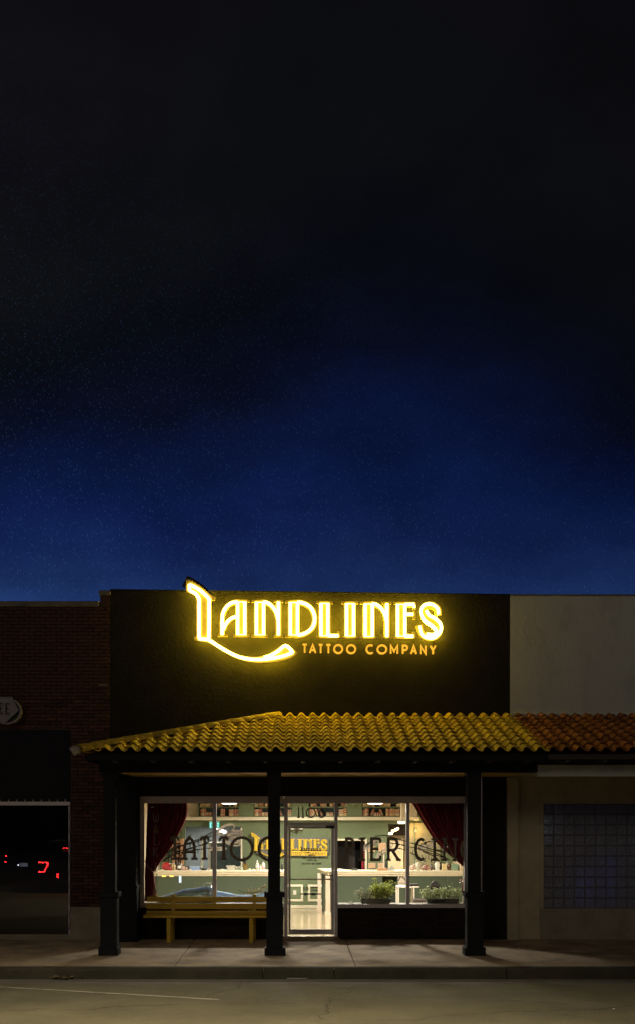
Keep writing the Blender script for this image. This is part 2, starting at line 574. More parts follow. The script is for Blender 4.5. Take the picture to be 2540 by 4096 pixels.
for (x, z, h) in near:
    if h == 2:
        wdt = x + .002
        q = 2 * (x - xo)
        o = link('brick', half, bb, loc=(x + 5.5, R.uniform(-.003, .003), z), scale=(max(.3, (q - .01) / (bw / 2 - .006)), 1, 1))
    else:
        o = link('brick', half if h else bmesh_b, bb, loc=(x + 5.5, R.uniform(-.003, .003), z), rot=(0, R.uniform(-.006, .006), 0))
rm = B()
for (x, z, h) in rest:
    k = bw / 2 if h == 0 else bw / 4 - .003
    d = R.uniform(-.003, .003)
    rm.bbox(x - k, x + k, -.004 + d, .05, z - bh / 2, z + bh / 2, .003)
rm.build('upper_brick_courses', M_brick, bb, kind='stuff')
# copings
zc = 6.30
B().bbox(-12, X_(398) - .002, -.05, 1, zc, zc + .105, .012).build('parapet_coping', M_cap, bb)
B().box(X_(402), XB, -.035, .9, zc, Z_(2381)).build('corner_pier', M_brick, bb)
B().bbox(X_(397), XB + .01, -.06, .9, Z_(2381), Z_(2363), .012).build('pier_coping', M_cap, bb)
B().bbox(X_(397), X_(430), -.02, .02, Z_(2744), Z_(2737), .002).build('wall_plate', M_cap, bb)
B().box(xo + .004, X_(400) + .45, -.025, .03, -.1, Z_(3627) - .002).build('plinth', M_plaster, bb)
B().box(-12, xo + .002, -.03, .028, -.1, zo0 - .001).build('window_plinth', M_plaster, bb)
# display window
win = link('display_window', None, bb)
B().box(-10.6, xo - .02, .05, .06, zo0 + .03, Z_(3222)).build('pane', M_glass, win)
f = B()
f.bbox(xo - .035, xo, -.02, .09, zo0 + .05, Z_(3222), .005)
f.build('frame', M_alu, win)
B().bbox(-10.6, xo, -.03, .09, zo0, zo0 + .05, .005).build('sill', M_plaster, win)
B().bbox(-10.6, xo + .004, -.06, .09, Z_(3222), Z_(3207), .005).build('head_rail', M_alu, win)
B().box(-10.6, xo, .02, .08, Z_(3207), zo1).build('transom_panel', M_navy, win)
nb_ = B().lathe([(.006, 0), (.012, .012), (.006, .04), (.002, .05)], 0, 0, 0, 6).mesh('bulb', mat('unlit_bulb', (.3, .3, .3), .3))
for px in (2, 36, 68, 101, 134, 167, 199, 231, 262):
    link('bulb', nb_, win, loc=(X_(px), -.03, Z_(3207)))
cb = B()
pts = [(xo - .01 + .008 * math.sin(i * 1.3), -.03, Z_(3222) - i * .055) for i in range(44)]
cb.tube(pts, .006, 5)
cb.build('light_string', mat('string_cable', (.05, .05, .05), .6), win)
# round sign
rs = thing('round_wall_sign', 'round dark sign with pale diamond badge on the brick wall at the left edge', 'sign', (X_(28, -.2), 0, Z_(2843, -.2)))
s2 = S(-.2)
cxp, cyp = X_(28, -.2), Z_(2845, -.2)
n = 40
rim = [(cxp + 56 / s2 * math.cos(2 * PI * i / n), cyp + 50 / s2 * math.sin(2 * PI * i / n)) for i in range(n)]
mb = B(); mb.band(rim, .026, -.24, -.1, True); mb.build('rim', mat('pale_sign_metal', (.30, .28, .26), .5), rs)
vs = [(x, -.20, z) for x, z in rim] + [(x, -.11, z) for x, z in rim]
B().add(vs, [tuple(range(n))[::-1], tuple(range(n, 2 * n))] + [(i, (i + 1) % n, n + (i + 1) % n, n + i) for i in range(n)]).build('disc', M_dark, rs)
dm = [(47, 2790), (73, 2841), (15, 2896), (-60, 2841), (-34, 2790)]
dq = [(X_(a, -.25), Z_(b, -.25)) for a, b in dm]
m = len(dq)
B().add([(x, -.25, z) for x, z in dq] + [(x, -.21, z) for x, z in dq], [tuple(range(m))[::-1], tuple(range(m, 2 * m))] + [(i, (i + 1) % m, m + (i + 1) % m, m + i) for i in range(m)]).build('badge', mat('badge_face', (.26, .24, .25), .6), rs)
mb = B(); mb.band(dq, .02, -.262, -.24, True); mb.build('badge_border', mat('badge_border_grey', (.16, .17, .17), .5), rs)
for (a, b) in ((22, 38), (-4, 12)):
    mb = B()
    x0, x1, z0, z1 = X_(a, -.25), X_(b, -.25), Z_(2858, -.25), Z_(2812, -.25)
    mb.box(x0, x0 + .03, -.262, -.251, z0, z1)
    for zz_, l in ((z0, 1), ((z0 + z1) / 2 - .008, .75), (z1 - .018, 1)):
        mb.box(x0 + .031, x0 + .03 + (x1 - x0 - .03) * l, -.262, -.251, zz_, zz_ + .018)
    mb.box(x1 - .012, x1, -.2625, -.2515, z0 + .0185, z0 + .05); mb.box(x1 - .012, x1, -.2625, -.2515, z1 - .05, z1 - .0185)
    mb.build('letter', M_dark, rs)
B().box(cxp - .03, cxp + .03, -.11, .0, cyp - .03, cyp + .03).build('bracket', M_dark, rs)

# ------------------------------------------------------------------ tattoo shop
shop = thing('shop_building', 'black painted shop front with two lit display windows and a glass door', 'building', (.3, 0, 0))
XL, XR = XB + .004, X_(2040)
XG0, XG1 = X_(560), X_(1862)
zh = Z_(3185)
m = B()
za, zb_ = Z_(2363), Z_(2383)
def prism_top(mb, x0, x1, y0, y1, z0, za, zb):
    mb.add([(x0, y0, z0), (x1, y0, z0), (x1, y0, zb), (x0, y0, za), (x0, y1, z0), (x1, y1, z0), (x1, y1, zb), (x0, y1, za)],
           [(0, 1, 2, 3), (5, 4, 7, 6), (3, 2, 6, 7), (0, 4, 5, 1), (0, 3, 7, 4), (1, 5, 6, 2)])
prism_top(m, XL, XR, 0, .3, zh, za, zb_)
m.build('upper_wall', M_black, shop)
m = B(); m.box(XL, XG0, .001, .3, -.2, zh - .002); m.build('left_wall', M_black, shop)
m = B(); m.box(XG1, X_(2026), .001, .3, -.2, zh - .002); m.build('right_wall', M_black, shop)
m = B()
prism_top(m, XL - .001, XR + .02, -.03, .33, za, za + .03, zb_ + .03 - (za - zb_) * 0)
mc = B(); mc.add([(XL, -.03, za), (XR, -.03, zb_), (XR, -.03, zb_ + .028), (XL, -.03, za + .028), (XL, .33, za), (XR, .33, zb_), (XR, .33, zb_ + .028), (XL, .33, za + .028)],
                 [(0, 1, 2, 3), (5, 4, 7, 6), (3, 2, 6, 7), (0, 4, 5, 1), (0, 3, 7, 4), (1, 5, 6, 2)])
mc.build('parapet_flashing', M_navy, shop)
# roof and flanks
B().box(XL, XR, .301, 9, 4.6, 4.7).build('roof', M_dark, shop)
B().box(XL, XL + .1, .301, 9, 4.7, za - .3).build('flank_wall', M_black, shop)
B().box(XR - .1, XR, .301, 9, 4.7, zb_ - .3).build('flank_wall', M_black, shop)
# stall risers of painted brick
def riser(x0, x1, z1):
    rz_ = link('stall_riser', None, shop)
    B().box(x0, x1, .012, .3, -.2, z1).build('backing', M_black, rz_)
    k = 0; z = .005
    L_, H_, J_ = .193, .0575, .008
    while z + H_ <= z1 + .02:
        x = x0 + (0 if k % 2 else -.1)
        while x < x1:
            a, b = max(x, x0), min(x + L_, x1)
            if b - a > .03:
                q = B().bbox(a, b, -.004 + R.uniform(-.0015, .0015), .012, z, min(z + H_, z1), .003)
                q.build('brick', M_blackbrick, rz_)
            x += L_ + J_
        z += H_ + J_; k += 1
M_blackbrick = mat('black_painted_brick', (.026, .017, .014), .8, (.018, .012, .010), 8, spec=.15, bump=.4, bscale=60, dist=.003, rvar=.25)
riser(XG0, X_(1134), Z_(3631))
riser(X_(1351), XG1, Z_(3633))
# pilaster
pl = link('pilaster', None, shop)
YP = -.45
B().box(X_(470, YP), X_(544, YP), YP, 0, Z_(3545, YP), 3.05).build('shaft', M_navy, pl)
B().box(X_(470, YP) - .01, X_(547, YP), YP - .01, 0, Z_(3740, YP), Z_(3552, YP)).build('pedestal', M_navy, pl)
B().bbox(X_(466, YP) - .01, X_(549, YP), YP - .03, 0, Z_(3552, YP) + .001, Z_(3543, YP), .004).build('cap', M_navy, pl)
B().bbox(X_(466, YP) - .01, X_(549, YP) + .005, YP - .02, 0, -.05, Z_(3728, YP), .004).build('base', M_navy, pl)

# ---- stroke font
def arc(cx, cy, rx, ry, a0, a1, n=10):
    return [(cx + rx * math.cos(math.radians(a0 + (a1 - a0) * i / n)), cy + ry * math.sin(math.radians(a0 + (a1 - a0) * i / n))) for i in range(n + 1)]
FONT = {
 'T': [[(0, 1), (1, 1)], [(.5, 1), (.5, 0)]],
 'A': [[(0, 0), (.5, 1), (1, 0)], [(.2, .33), (.8, .33)]],
 'G_A': [[(.1, 0), (.1, .55)] + [(.16, .72), (.3, .88), (.5, 1), (.7, .88), (.84, .72)] + [(.9, .55), (.9, 0)], [(.1, .32), (.9, .32)]],
 'O': [arc(.5, .5, .5, .5, 0, 360, 28)[:-1]],
 '0': [arc(.5, .5, .5, .5, 0, 360, 28)[:-1]],
 'C': [arc(.55, .5, .55, .5, 55, 305, 20)],
 'M': [[(0, 0), (0, 1), (.5, .25), (1, 1), (1, 0)]],
 'P': [[(0.05, 0), (.05, 1), (.5, 1)] + arc(.5, .72, .45, .28, 80, -90, 9) + [(.05, .44)]],
 'N': [[(0, 0), (0, 1), (1, 0), (1, 1)]],
 'Y': [[(0, 1), (.5, .48), (1, 1)], [(.5, .48), (.5, 0)]],
 'W': [[(0, 1), (.05, .3), (.22, .02), (.45, .2), (.5, .9)], [(.5, .9), (.55, .2), (.78, .02), (.95, .3), (1, 1)]],
 'L': [[(.05, 1), (.05, 0), (1, 0)]],
 'K': [[(.05, 0), (.05, 1)], [(1, 1), (.1, .48), (1, 0)]],
 'I': [[(.5, 0), (.5, 1)]],
 'S': [[(.95, .82), (.75, .97), (.45, 1), (.15, .9), (.08, .73), (.25, .58), (.75, .44), (.93, .27), (.82, .08), (.5, 0), (.2, .04), (.03, .2)]],
 'E': [[(1, 1), (.05, 1), (.05, 0), (1, 0)], [(.05, .52), (.8, .52)]],
 'F': [[(1, 1), (.05, 1), (.05, 0)], [(.05, .52), (.8, .52)]],
 'R': [[(.05, 0), (.05, 1), (.45, 1)] + arc(.45, .73, .45, .27, 80, -90, 9) + [(.05, .46)], [(.4, .46), (1, 0)]],
 'G': [arc(.55, .5, .55, .5, 55, 330, 20) + [(1.02, .42), (.65, .42)]],
 'U': [[(0, 1), (0, .3), (.12, .08), (.35, 0), (.65, 0), (.88, .08), (1, .3), (1, 1)]],
 'D': [[(.05, 0), (.05, 1), (.45, 1)] + arc(.45, .5, .5, .5, 80, -90, 12) + [(.05, 0)]],
 'V': [[(0, 1), (.5, 0), (1, 1)]],
 'H': [[(0, 0), (0, 1)], [(1, 0), (1, 1)], [(0, .5), (1, .5)]],
 '1': [[(.12, .90), (.55, 1), (.55, 0)]],
 '2': [[(.05, .8), (.3, 1), (.7, 1), (.93, .78), (.8, .5), (.05, 0), (1, 0)]],
 '8': [arc(.5, .74, .38, .26, 0, 360, 14)[:-1], arc(.5, .26, .46, .26, 0, 360, 14)[:-1]],
 '6': [arc(.5, .36, .48, .36, 0, 360, 20)[:-1], [(.62, 1.0), (.3, .78), (.06, .45)]],
 '9': [arc(.5, .66, .46, .34, 0, 360, 16)[:-1], [(.94, .6), (.8, .25), (.4, 0)]],
 '-': [[(.15, .5), (.85, .5)]],
 'X': [[(0, 0), (1, 1)], [(0, 1), (1, 0)]],
}
CLOSED = {('O', 0), ('0', 0), ('8', 0), ('8', 1), ('6', 0), ('9', 0)}
SER = {  # slab serifs: x centre, y (0 foot, 1 head), width in letter units
 'T': [(.5, 0, .6)], 'G_A': [(.1, 0, .42), (.9, 0, .42)], 'P': [(.05, 0, .5)], 'I': [(.5, 0, 1), (.5, 1, 1)], 'R': [(.05, 0, .3), (1, 0, .28)],
 'N': [(0, 0, .45), (1, 0, .4), (1, 1, .45), (0, 1, .3)], '1': [(.55, 0, .75)], 'L': [(.05, 1, .6)], 'K': [(.05, 0, .5), (.05, 1, .5), (1, 0, .3), (1, 1, .3)],
 'W': [(0, 1, .3), (1, 1, .3)], 'S': [], 'E': [], 'C': [], 'O': [],
}
def glyph(mb, ch, x0, x1, z0, z1, w, y0, y1, serif=False, flip=False, dy=.0007):
    key = ch
    W_, H_ = x1 - x0, z1 - z0
    ins = w / 2
    fx = lambda u: x0 + ins + (W_ - 2 * ins) * u
    fz = lambda v: z0 + ins + (H_ - 2 * ins) * v
    k = 0
    for i, pl_ in enumerate(FONT[key]):
        mb.band([(fx(a), fz(b)) for a, b in pl_], w, y0 - dy * k, y1 - dy * k, (key, i) in CLOSED)
        k += 1
    if serif:
        for (u, v, sw) in SER.get(key, []):
            c = fx(u); hw = max(sw * W_ / 2, w * .85)
            c = min(max(c, x0 + hw if sw >= .99 else c), x1)
            zc_ = fz(v)
            mb.band([(c - hw, zc_), (c + hw, zc_)], w * .85, y0 - dy * k, y1 - dy * k); k += 1
        if key == 'T':
            for u in (0, 1):
                mb.band([(fx(u), fz(1)), (fx(u), fz(1) - w * 1.1)], w * .8, y0 - dy * k, y1 - dy * k); k += 1
        if key in ('E', 'C'):
            mb.band([(fx(.98), fz(1 if key == 'E' else .88)), (fx(.98), fz(.80 if key == 'E' else .72))], w * .8, y0 - dy * k, y1 - dy * k); k += 1
        if key == 'E':
            mb.band([(fx(.98), fz(0)), (fx(.98), fz(.2))], w * .8, y0 - dy * k, y1 - dy * k); k += 1
    return mb
def text_line(s, x0, x1, z0, z1, w, y0, y1, parent, m, gap=.25, name='letter', spacegap=.7):
    n = sum(1 for c in s if c != ' '); sp = s.count(' ')
    wid = lambda c: .45 if c in 'I1-' else 1.0
    tot = sum(wid(c) + gap for c in s if c != ' ') - gap + sp * spacegap
    u = (x1 - x0) / tot; x = x0
    for c in s:
        if c == ' ':
            x += spacegap * u; continue
        glyph(B(), c, x, x + wid(c) * u, z0, z1, w, y0, y1).build(name, m, parent) if False else None
        mb = glyph(B(), c, x, x + wid(c) * u, z0, z1, w, y0, y1)
        mb.build(name, m, parent)
        x += (wid(c) + gap) * u

# ---- shop windows
M_decal = mat('black_vinyl_decal', (.035, .03, .022), .6)
YG = .10
def frame_part(parent, name, x0, x1, z0, z1, y0=0.0, y1=.14, m=M_alu):
    return B().bbox(x0, x1, y0 - .012, y1, z0, z1, .004).build(name, m, parent)
ZT0, ZT1 = Z_(3213), zh - .003
w1 = link('shop_window', None, shop, label='left shop window lettered in dark slab capitals, with red curtain and cable drawing')
frame_part(w1, 'head_rail', XG0, X_(1134), ZT0, ZT1)
frame_part(w1, 'jamb', XG0, X_(574), Z_(3630), ZT0 - .001)
frame_part(w1, 'sill', X_(574) + .001, X_(1134), Z_(3630), Z_(3613))
frame_part(w1, 'mullion', X_(850), X_(865), Z_(3613) + .001, ZT0 - .001)
B().box(X_(574), X_(850), YG, YG + .006, Z_(3613), ZT0).build('pane', M_glass, w1)
B().box(X_(865), X_(1134), YG, YG + .006, Z_(3613), ZT0).build('pane', M_glass, w1)
w2 = link('shop_window', None, shop, label='right shop window lettered in dark slab capitals, with planters behind the glass')
frame_part(w2, 'head_rail', X_(1351), XG1, ZT0, ZT1)
frame_part(w2, 'sill', X_(1351), XG1, Z_(3632), Z_(3617))
frame_part(w2, 'mullion', X_(1624), X_(1637), Z_(3617) + .001, ZT0 - .001)
frame_part(w2, 'jamb', X_(1859), XG1, Z_(3617) + .001, ZT0 - .001)
B().box(X_(1351), X_(1624), YG, YG + .006, Z_(3617), ZT0).build('pane', M_glass, w2)
B().box(X_(1637), X_(1859), YG, YG + .006, Z_(3617), ZT0).build('pane', M_glass, w2)
def win_letter(ch, a, b, t, u, wpx, parent, serif=True, m=M_letter, name='letter', y=YG):
    mb = glyph(B(), ch, X_(a, y), X_(b, y), Z_(u, y), Z_(t, y), wpx / S(y), y - .007, y - .001, serif)
    return mb.build(name, m, parent)
for ch, a, b in (('T', 679, 719), ('G_A', 727, 789), ('T', 798, 839), ('T', 874, 916), ('O', 918, 1016), ('O', 1030, 1127)):
    win_letter(ch, a, b, 3344, 3441 if ch != 'O' else 3446, 12, w1)
for ch, a, b in (('P', 1378, 1421), ('I', 1434, 1461), ('E', 1478, 1527), ('R', 1545, 1599), ('C', 1656, 1708), ('I', 1725, 1753), ('N', 1772, 1827), ('G', 1840, 1900)):
    win_letter(ch, a, b, 3349 if a < 1640 else 3351, 3445, 11.5, w2)
for ch, a, b, t, u in (('W', 611, 636, 3256, 3291), ('G_A', 614, 632, 3300, 3335), ('L', 616, 631, 3346, 3382), ('K', 612, 632, 3390, 3426),
                       ('I', 617, 627, 3452, 3486), ('N', 612, 629, 3495, 3530), ('S', 613, 628, 3540, 3576)):
    win_letter(ch, a, b, t, u, 3.4, w1)
# cable drawing on the glass
M_coil = leaf_mat('grey_vinyl_coil', (.85, .80, .74), (.62, .58, .52), 12, .6)
def curve_px(pts, n=6):
    out = []
    P = [pts[0]] + list(pts) + [pts[-1]]
    for i in range(1, len(P) - 2):
        p0, p1, p2, p3 = [Vector(q) for q in P[i - 1:i + 3]]
        for k in range(n):
            t = k / n
            out.append(.5 * ((2 * p1) + (-p0 + p2) * t + (2 * p0 - 5 * p1 + 4 * p2 - p3) * t * t + (-p0 + 3 * p1 - 3 * p2 + p3) * t ** 3))
    out.append(Vector(P[-2]))
    return [(v.x, v.y) for v in out]
KD = [0]
def cable(pts, wpx, parent, m, name='cable_line', closed=False, y=YG):
    KD[0] += 1
    d = .0006 * (KD[0] % 8)
    y1 = y + .008 + d
    q = [(X_(a, y), Z_(b, y)) for a, b in (pts if closed else curve_px(pts))]
    mb = B(); mb.band(q, wpx / S(y), y1, y1 + .0005, closed)
    return mb.build(name, m, parent)
def coil(cx, cy, rx, ry, rot, wpx, parent, m=M_coil):
    wpx *= 1.45
    p = []
    for i in range(30):
        t = 2 * PI * i / 30
        a, b = rx * math.cos(t), ry * math.sin(t)
        r = math.radians(rot)
        p.append((cx + a * math.cos(r) - b * math.sin(r), cy - (a * math.sin(r) + b * math.cos(r))))
    return cable(p, wpx, parent, m, 'cable_coil', True)
for pts in ([(660, 3425), (690, 3400), (740, 3378), (800, 3355), (848, 3330)], [(665, 3412), (700, 3388), (760, 3375), (800, 3362), (848, 3342)],
            [(655, 3440), (690, 3415), (740, 3398), (800, 3382), (848, 3360)], [(650, 3446), (700, 3418), (750, 3405), (800, 3397), (848, 3392)],
            [(720, 3425), (745, 3402), (790, 3385), (840, 3372)]):
    cable(pts, 4.2, w1, M_decal)
for (a, b) in ((757, 3372), (770, 3392), (705, 3398), (812, 3398), (740, 3405), (790, 3360)):
    cable([(a, b), (a + 4, b + 8), (a + 1, b + 14), (a + 7, b + 18)], 3, w1, M_decal)
for c in ((905, 3318, 35, 17, 25, 4.5), (907, 3320, 33, 15, 25, 2), (934, 3335, 36, 9, 8, 3), (930, 3342, 36, 9, 8, 2.6), (926, 3350, 34, 9, 5, 2.4), (938, 3330, 30, 8, 10, 2), (932, 3368, 30, 14, -12, 4),
          (936, 3372, 26, 12, -12, 2.4), (928, 3360, 28, 10, -6, 2.2), (870, 3394, 36, 5, 0, 3), (866, 3398, 34, 5, 0, 2), (940, 3347, 28, 7, 8, 2)):
    coil(*c, w1)
for (a, b, t) in ((700, 3460, 14), (722, 3452, 18), (686, 3440, 22), (715, 3436, 24), (790, 3414, 9), (672, 3448, 16)):
    cable([(a, b), (a + 2, b - t), (a + 5, b - t * 2)], 4, w1, mat('dark_grey_vinyl', (.12, .11, .10), .6))
for pts in ([(1500, 3345), (1540, 3342), (1580, 3352), (1622, 3366)], [(1545, 3372), (1580, 3374), (1622, 3384)], [(1590, 3392), (1622, 3400)], [(1462, 3385), (1490, 3360), (1510, 3352)],
            [(1638, 3371), (1680, 3382), (1720, 3395), (1780, 3412)], [(1638, 3388), (1680, 3395), (1715, 3410), (1775, 3430)], [(1638, 3410), (1670, 3425), (1700, 3445)],
            [(1705, 3398), (1745, 3412), (1800, 3440)], [(1690, 3405), (1735, 3425), (1760, 3445)], [(1745, 3400), (1775, 3404), (1800, 3412)]):
    cable(pts, 4.0, w2, M_decal)
for (a, b) in ((1690, 3420), (1702, 3424), (1715, 3415), (1725, 3428), (1650, 3398)):
    cable([(a, b), (a + 2, b + 8), (a - 1, b + 15), (a + 4, b + 24)], 2.4, w2, MATS['dark_grey_vinyl'])
for c in ((1478, 3380, 32, 7, 22, 3.2), (1482, 3374, 30, 6, 22, 2.4), (1470, 3390, 24, 6, 24, 3), (1505, 3364, 30, 6, 12, 2.4), (1530, 3410, 30, 6, 30, 3), (1540, 3403, 30, 6, 30, 2.2),
          (1518, 3420, 18, 5, 30, 2.4), (1705, 3384, 34, 13, 22, 3.6), (1702, 3380, 30, 8, 22, 2.4), (1712, 3376, 30, 9, 22, 2), (1694, 3390, 20, 5, 22, 3)):
    coil(*c, w2)

# ---- door and transom
dr = link('door', None, shop, label='glass shop door in grey aluminium frame with push bar and small lettering')
dj = [X_(1136), X_(1151), X_(1337), X_(1350)]
frame_part(dr, 'jamb', dj[0], dj[1], .05, Z_(3290), -.01, .13)
frame_part(dr, 'jamb', dj[2], dj[3], .05, Z_(3290), -.01, .13)
frame_part(dr, 'transom_bar', dj[0], dj[3], Z_(3290) + .001, Z_(3300) + .1, -.008, .13) if False else None
B().bbox(dj[1] + .001, dj[2] - .001, -.005, .13, Z_(3303), Z_(3290), .004).build('transom_bar', M_alu, dr)
yd = .02
B().bbox(X_(1153), X_(1162), yd, yd + .045, Z_(3739), Z_(3304), .004).build('stile', M_alu, dr)
B().bbox(X_(1325), X_(1336), yd, yd + .045, Z_(3739), Z_(3304), .004).build('stile', M_alu, dr)
B().bbox(X_(1162) + .001, X_(1325) - .001, yd + .002, yd + .045, Z_(3314), Z_(3304), .004).build('top_rail', M_alu, dr)
B().bbox(X_(1162) + .001, X_(1325) - .001, yd + .002, yd + .045, Z_(3738), Z_(3718), .004).build('bottom_rail', M_alu, dr)
B().box(X_(1162), X_(1325), yd + .02, yd + .026, Z_(3718), Z_(3314)).build('pane', M_glass, dr)
pb = B(); pb.tube([(X_(1158), yd, Z_(3517)), (X_(1158), yd - .05, Z_(3517)), (X_(1332), yd - .05, Z_(3517)), (X_(1332), yd, Z_(3517))], .012, 8)
pb.build('push_bar', mat('polished_bar', (.6, .56, .5), .3, metal=.8), dr)
B().bbox(X_(1326), X_(1333), yd - .012, yd, Z_(3505), Z_(3500), .003).build('lock', M_dark, dr)
B().bbox(X_(1303), X_(1337), yd - .05, yd - .001, Z_(3314), Z_(3303), .004).build('door_closer', M_dark, dr)
B().bbox(dj[0], dj[3], -.02, .13, .03, .052, .004).build('threshold', mat('threshold_metal', (.5, .45, .38), .4, metal=.5), dr)
tr = link('transom_window', None, shop)
frame_part(tr, 'head_rail', dj[0], dj[3], ZT0, ZT1)
frame_part(tr, 'jamb', dj[0], dj[1], Z_(3290) + .001, ZT0 - .001)
frame_part(tr, 'jamb', dj[2], dj[3], Z_(3290) + .001, ZT0 - .001)
B().box(dj[1], dj[2], YG, YG + .006, Z_(3289), ZT0).build('pane', M_glass, tr)
for ch, a, b in (('1', 1187, 1201), ('1', 1204, 1218), ('0', 1222, 1264), ('6', 1271, 1302)):
    win_letter(ch, a, b, 3230, 3272, 5.4, tr, name='numeral', m=M_decal)
yt = yd + .02
def small_text(s, a, b, t, u, wpx):
    text_line(s, X_(a, yt), X_(b, yt), Z_(u, yt), Z_(t, yt), wpx / S(yt), yt - .003, yt - .0005, dr, M_decal, .2)
small_text('HOURS', 1234, 1260, 3417, 3425, 2.2)
small_text('MON - SAT 12P - 8P', 1210, 1284, 3427, 3435, 2.1)
small_text('CLOSED SUN', 1226, 1267, 3437, 3445, 2.1)
small_text('WALKINS WELCOME', 1208, 1285, 3450, 3459, 2.4)
small_text('NO', 1211, 1234, 3547, 3563, 2.8)
small_text('SMOKING', 1242, 1272, 3546, 3554, 2.2)
small_text('VAPING', 1243, 1272, 3557, 3565, 2.2)
mb = B(); mb.band([(X_(1200, yt), Z_(3576, yt)), (X_(1284, yt), Z_(3576, yt))], 5 / S(yt), yt - .003, yt - .0005)
mb.band([(X_(1217, yt), Z_(3577, yt)), (X_(1230, yt), Z_(3577, yt))], 9 / S(yt), yt - .0035, yt - .001)
mb.band([(X_(1244, yt), Z_(3577, yt)), (X_(1262, yt), Z_(3577, yt))], 9 / S(yt), yt - .0035, yt - .001)
mb.build('strip_sticker', M_decal, dr)

# ------------------------------------------------------------------ big illuminated sign
YS_ = -.24
SS = S(YS_)
def A_(x, y): return ((700 + x / 2.7 - 1255) / SS, (2480 - (2280 + y / 2.7)) / SS)
def Bq(x, y): return ((1240 + x / 2.7 - 1255) / SS, (2480 - (2300 + y / 2.7)) / SS)
K27 = 1 / 2.7 / SS
def sp(pts, n=5):
    return curve_px(pts, n)
def serif_rect(cx, yt_, yb_, hw=88):
    return [([(cx - hw, yt_ + 10), (cx + hw, yt_ + 10)], 24), ([(cx - hw, yb_ - 10), (cx + hw, yb_ - 10)], 24)]
stemw = 122
G = {}
Lout = [(122, 97), (180, 118), (260, 165), (340, 228), (400, 280), (437, 290), (432, 328), (405, 330), (392, 350), (390, 742), (420, 765), (500, 820), (600, 880), (700, 920),
        (800, 940), (880, 940), (980, 920), (1060, 880), (1130, 835), (1190, 793), (1335, 900), (1250, 950), (1150, 985), (1020, 1003), (900, 1005), (780, 990), (640, 945), (520, 880),
        (420, 815), (350, 785), (290, 770), (210, 762), (205, 735), (235, 710), (235, 330), (215, 280), (180, 250), (120, 240)]
G['bigL'] = dict(f=A_, poly=Lout, plate=[], tubes=[
    (sp([(158, 162), (250, 210), (320, 265), (372, 318)]) + [(370, 380), (370, 560), (368, 742)], False), ([(158, 162), (158, 222)] + sp([(175, 235), (225, 262), (262, 312)]) + [(262, 400), (262, 740)], False),
    (sp([(258, 748), (360, 758), (460, 820), (560, 880), (680, 938), (800, 965), (920, 970), (1040, 960), (1180, 930), (1272, 893)]) + sp([(1272, 893), (1195, 822), (1110, 882), (1030, 928), (960, 948)]), False)])
def N_(c1, c2, yt_, yb_):
    return dict(plate=[([(c1, yt_), (c1, yb_)], stemw)] + serif_rect(c1, yt_, yb_) + [([(c2, yt_), (c2, yb_)], 64)] + serif_rect(c2, yt_, yb_, 50) +
                [(sp([(c1, yt_ + 20), (c1 + 62, yt_ + 22), (c1 + 122, yt_ + 55), (c1 + 172, yt_ + 118), (c2 - 10, yt_ + 190), (c2, yt_ + 250)]), 48)],
                tubes=[([(c1 - 35, yt_ + 25), (c1 + 42, yt_ + 25), (c1 + 42, yb_ - 18), (c1 - 35, yb_ - 18)], True),
                       (sp([(c1 + 40, yt_ + 22), (c1 + 85, yt_ + 32), (c1 + 130, yt_ + 65), (c1 + 170, yt_ + 120), (c2 - 8, yt_ + 190), (c2, yt_ + 260)]), False),
                       ([(c2, yt_ + 20), (c2, yb_ - 14)], False)])
G['A'] = dict(f=A_, plate=[([(715, 325), (715, 720)], stemw)] + serif_rect(715, 325, 720) + [(sp([(700, 345), (620, 355), (560, 400), (520, 470), (510, 560)]) + [(510, 705)], 50),
              ([(460, 708), (565, 708)], 24), (sp([(655, 508), (605, 530), (555, 580), (530, 650)]), 36)],
              tubes=[([(678, 350), (755, 350), (755, 702), (678, 702)], True), (sp([(678, 348), (610, 362), (555, 405), (518, 475), (510, 560)]) + [(510, 705)], False),
                     (sp([(660, 508), (605, 530), (555, 580), (520, 650)]), False)])
G['N1'] = dict(f=A_, **N_(915, 1117, 328, 722))
G['D'] = dict(f=A_, plate=[([(1280, 332), (1280, 726)], stemw)] + serif_rect(1280, 332, 726)[:1] + [([(1190, 716), (1285, 716)], 24)] +
              [(sp([(1280, 352), (1370, 355), (1440, 388), (1488, 445), (1508, 530), (1490, 610), (1440, 668), (1370, 702), (1280, 706)]), 56)],
              tubes=[([(1245, 356), (1322, 356), (1322, 706), (1245, 706)], True),
                     (sp([(1320, 354), (1370, 358), (1440, 390), (1488, 447), (1508, 530), (1490, 610), (1440, 666), (1370, 700), (1322, 706)]), False)])
G['L'] = dict(f=Bq, plate=[([(157, 290), (157, 680)], stemw)] + serif_rect(157, 288, 682) + [([(157, 660), (325, 660)], 44), ([(312, 605), (312, 682)], 30)],
              tubes=[([(118, 312), (192, 312), (192, 660), (118, 660)], True), ([(190, 660), (305, 660)], False)])
G['I'] = dict(f=Bq, plate=[([(430, 290), (430, 682)], stemw)] + serif_rect(430, 290, 684), tubes=[([(393, 315), (468, 315), (468, 662), (393, 662)], True)])
G['N2'] = dict(f=Bq, **N_(628, 827, 293, 686))
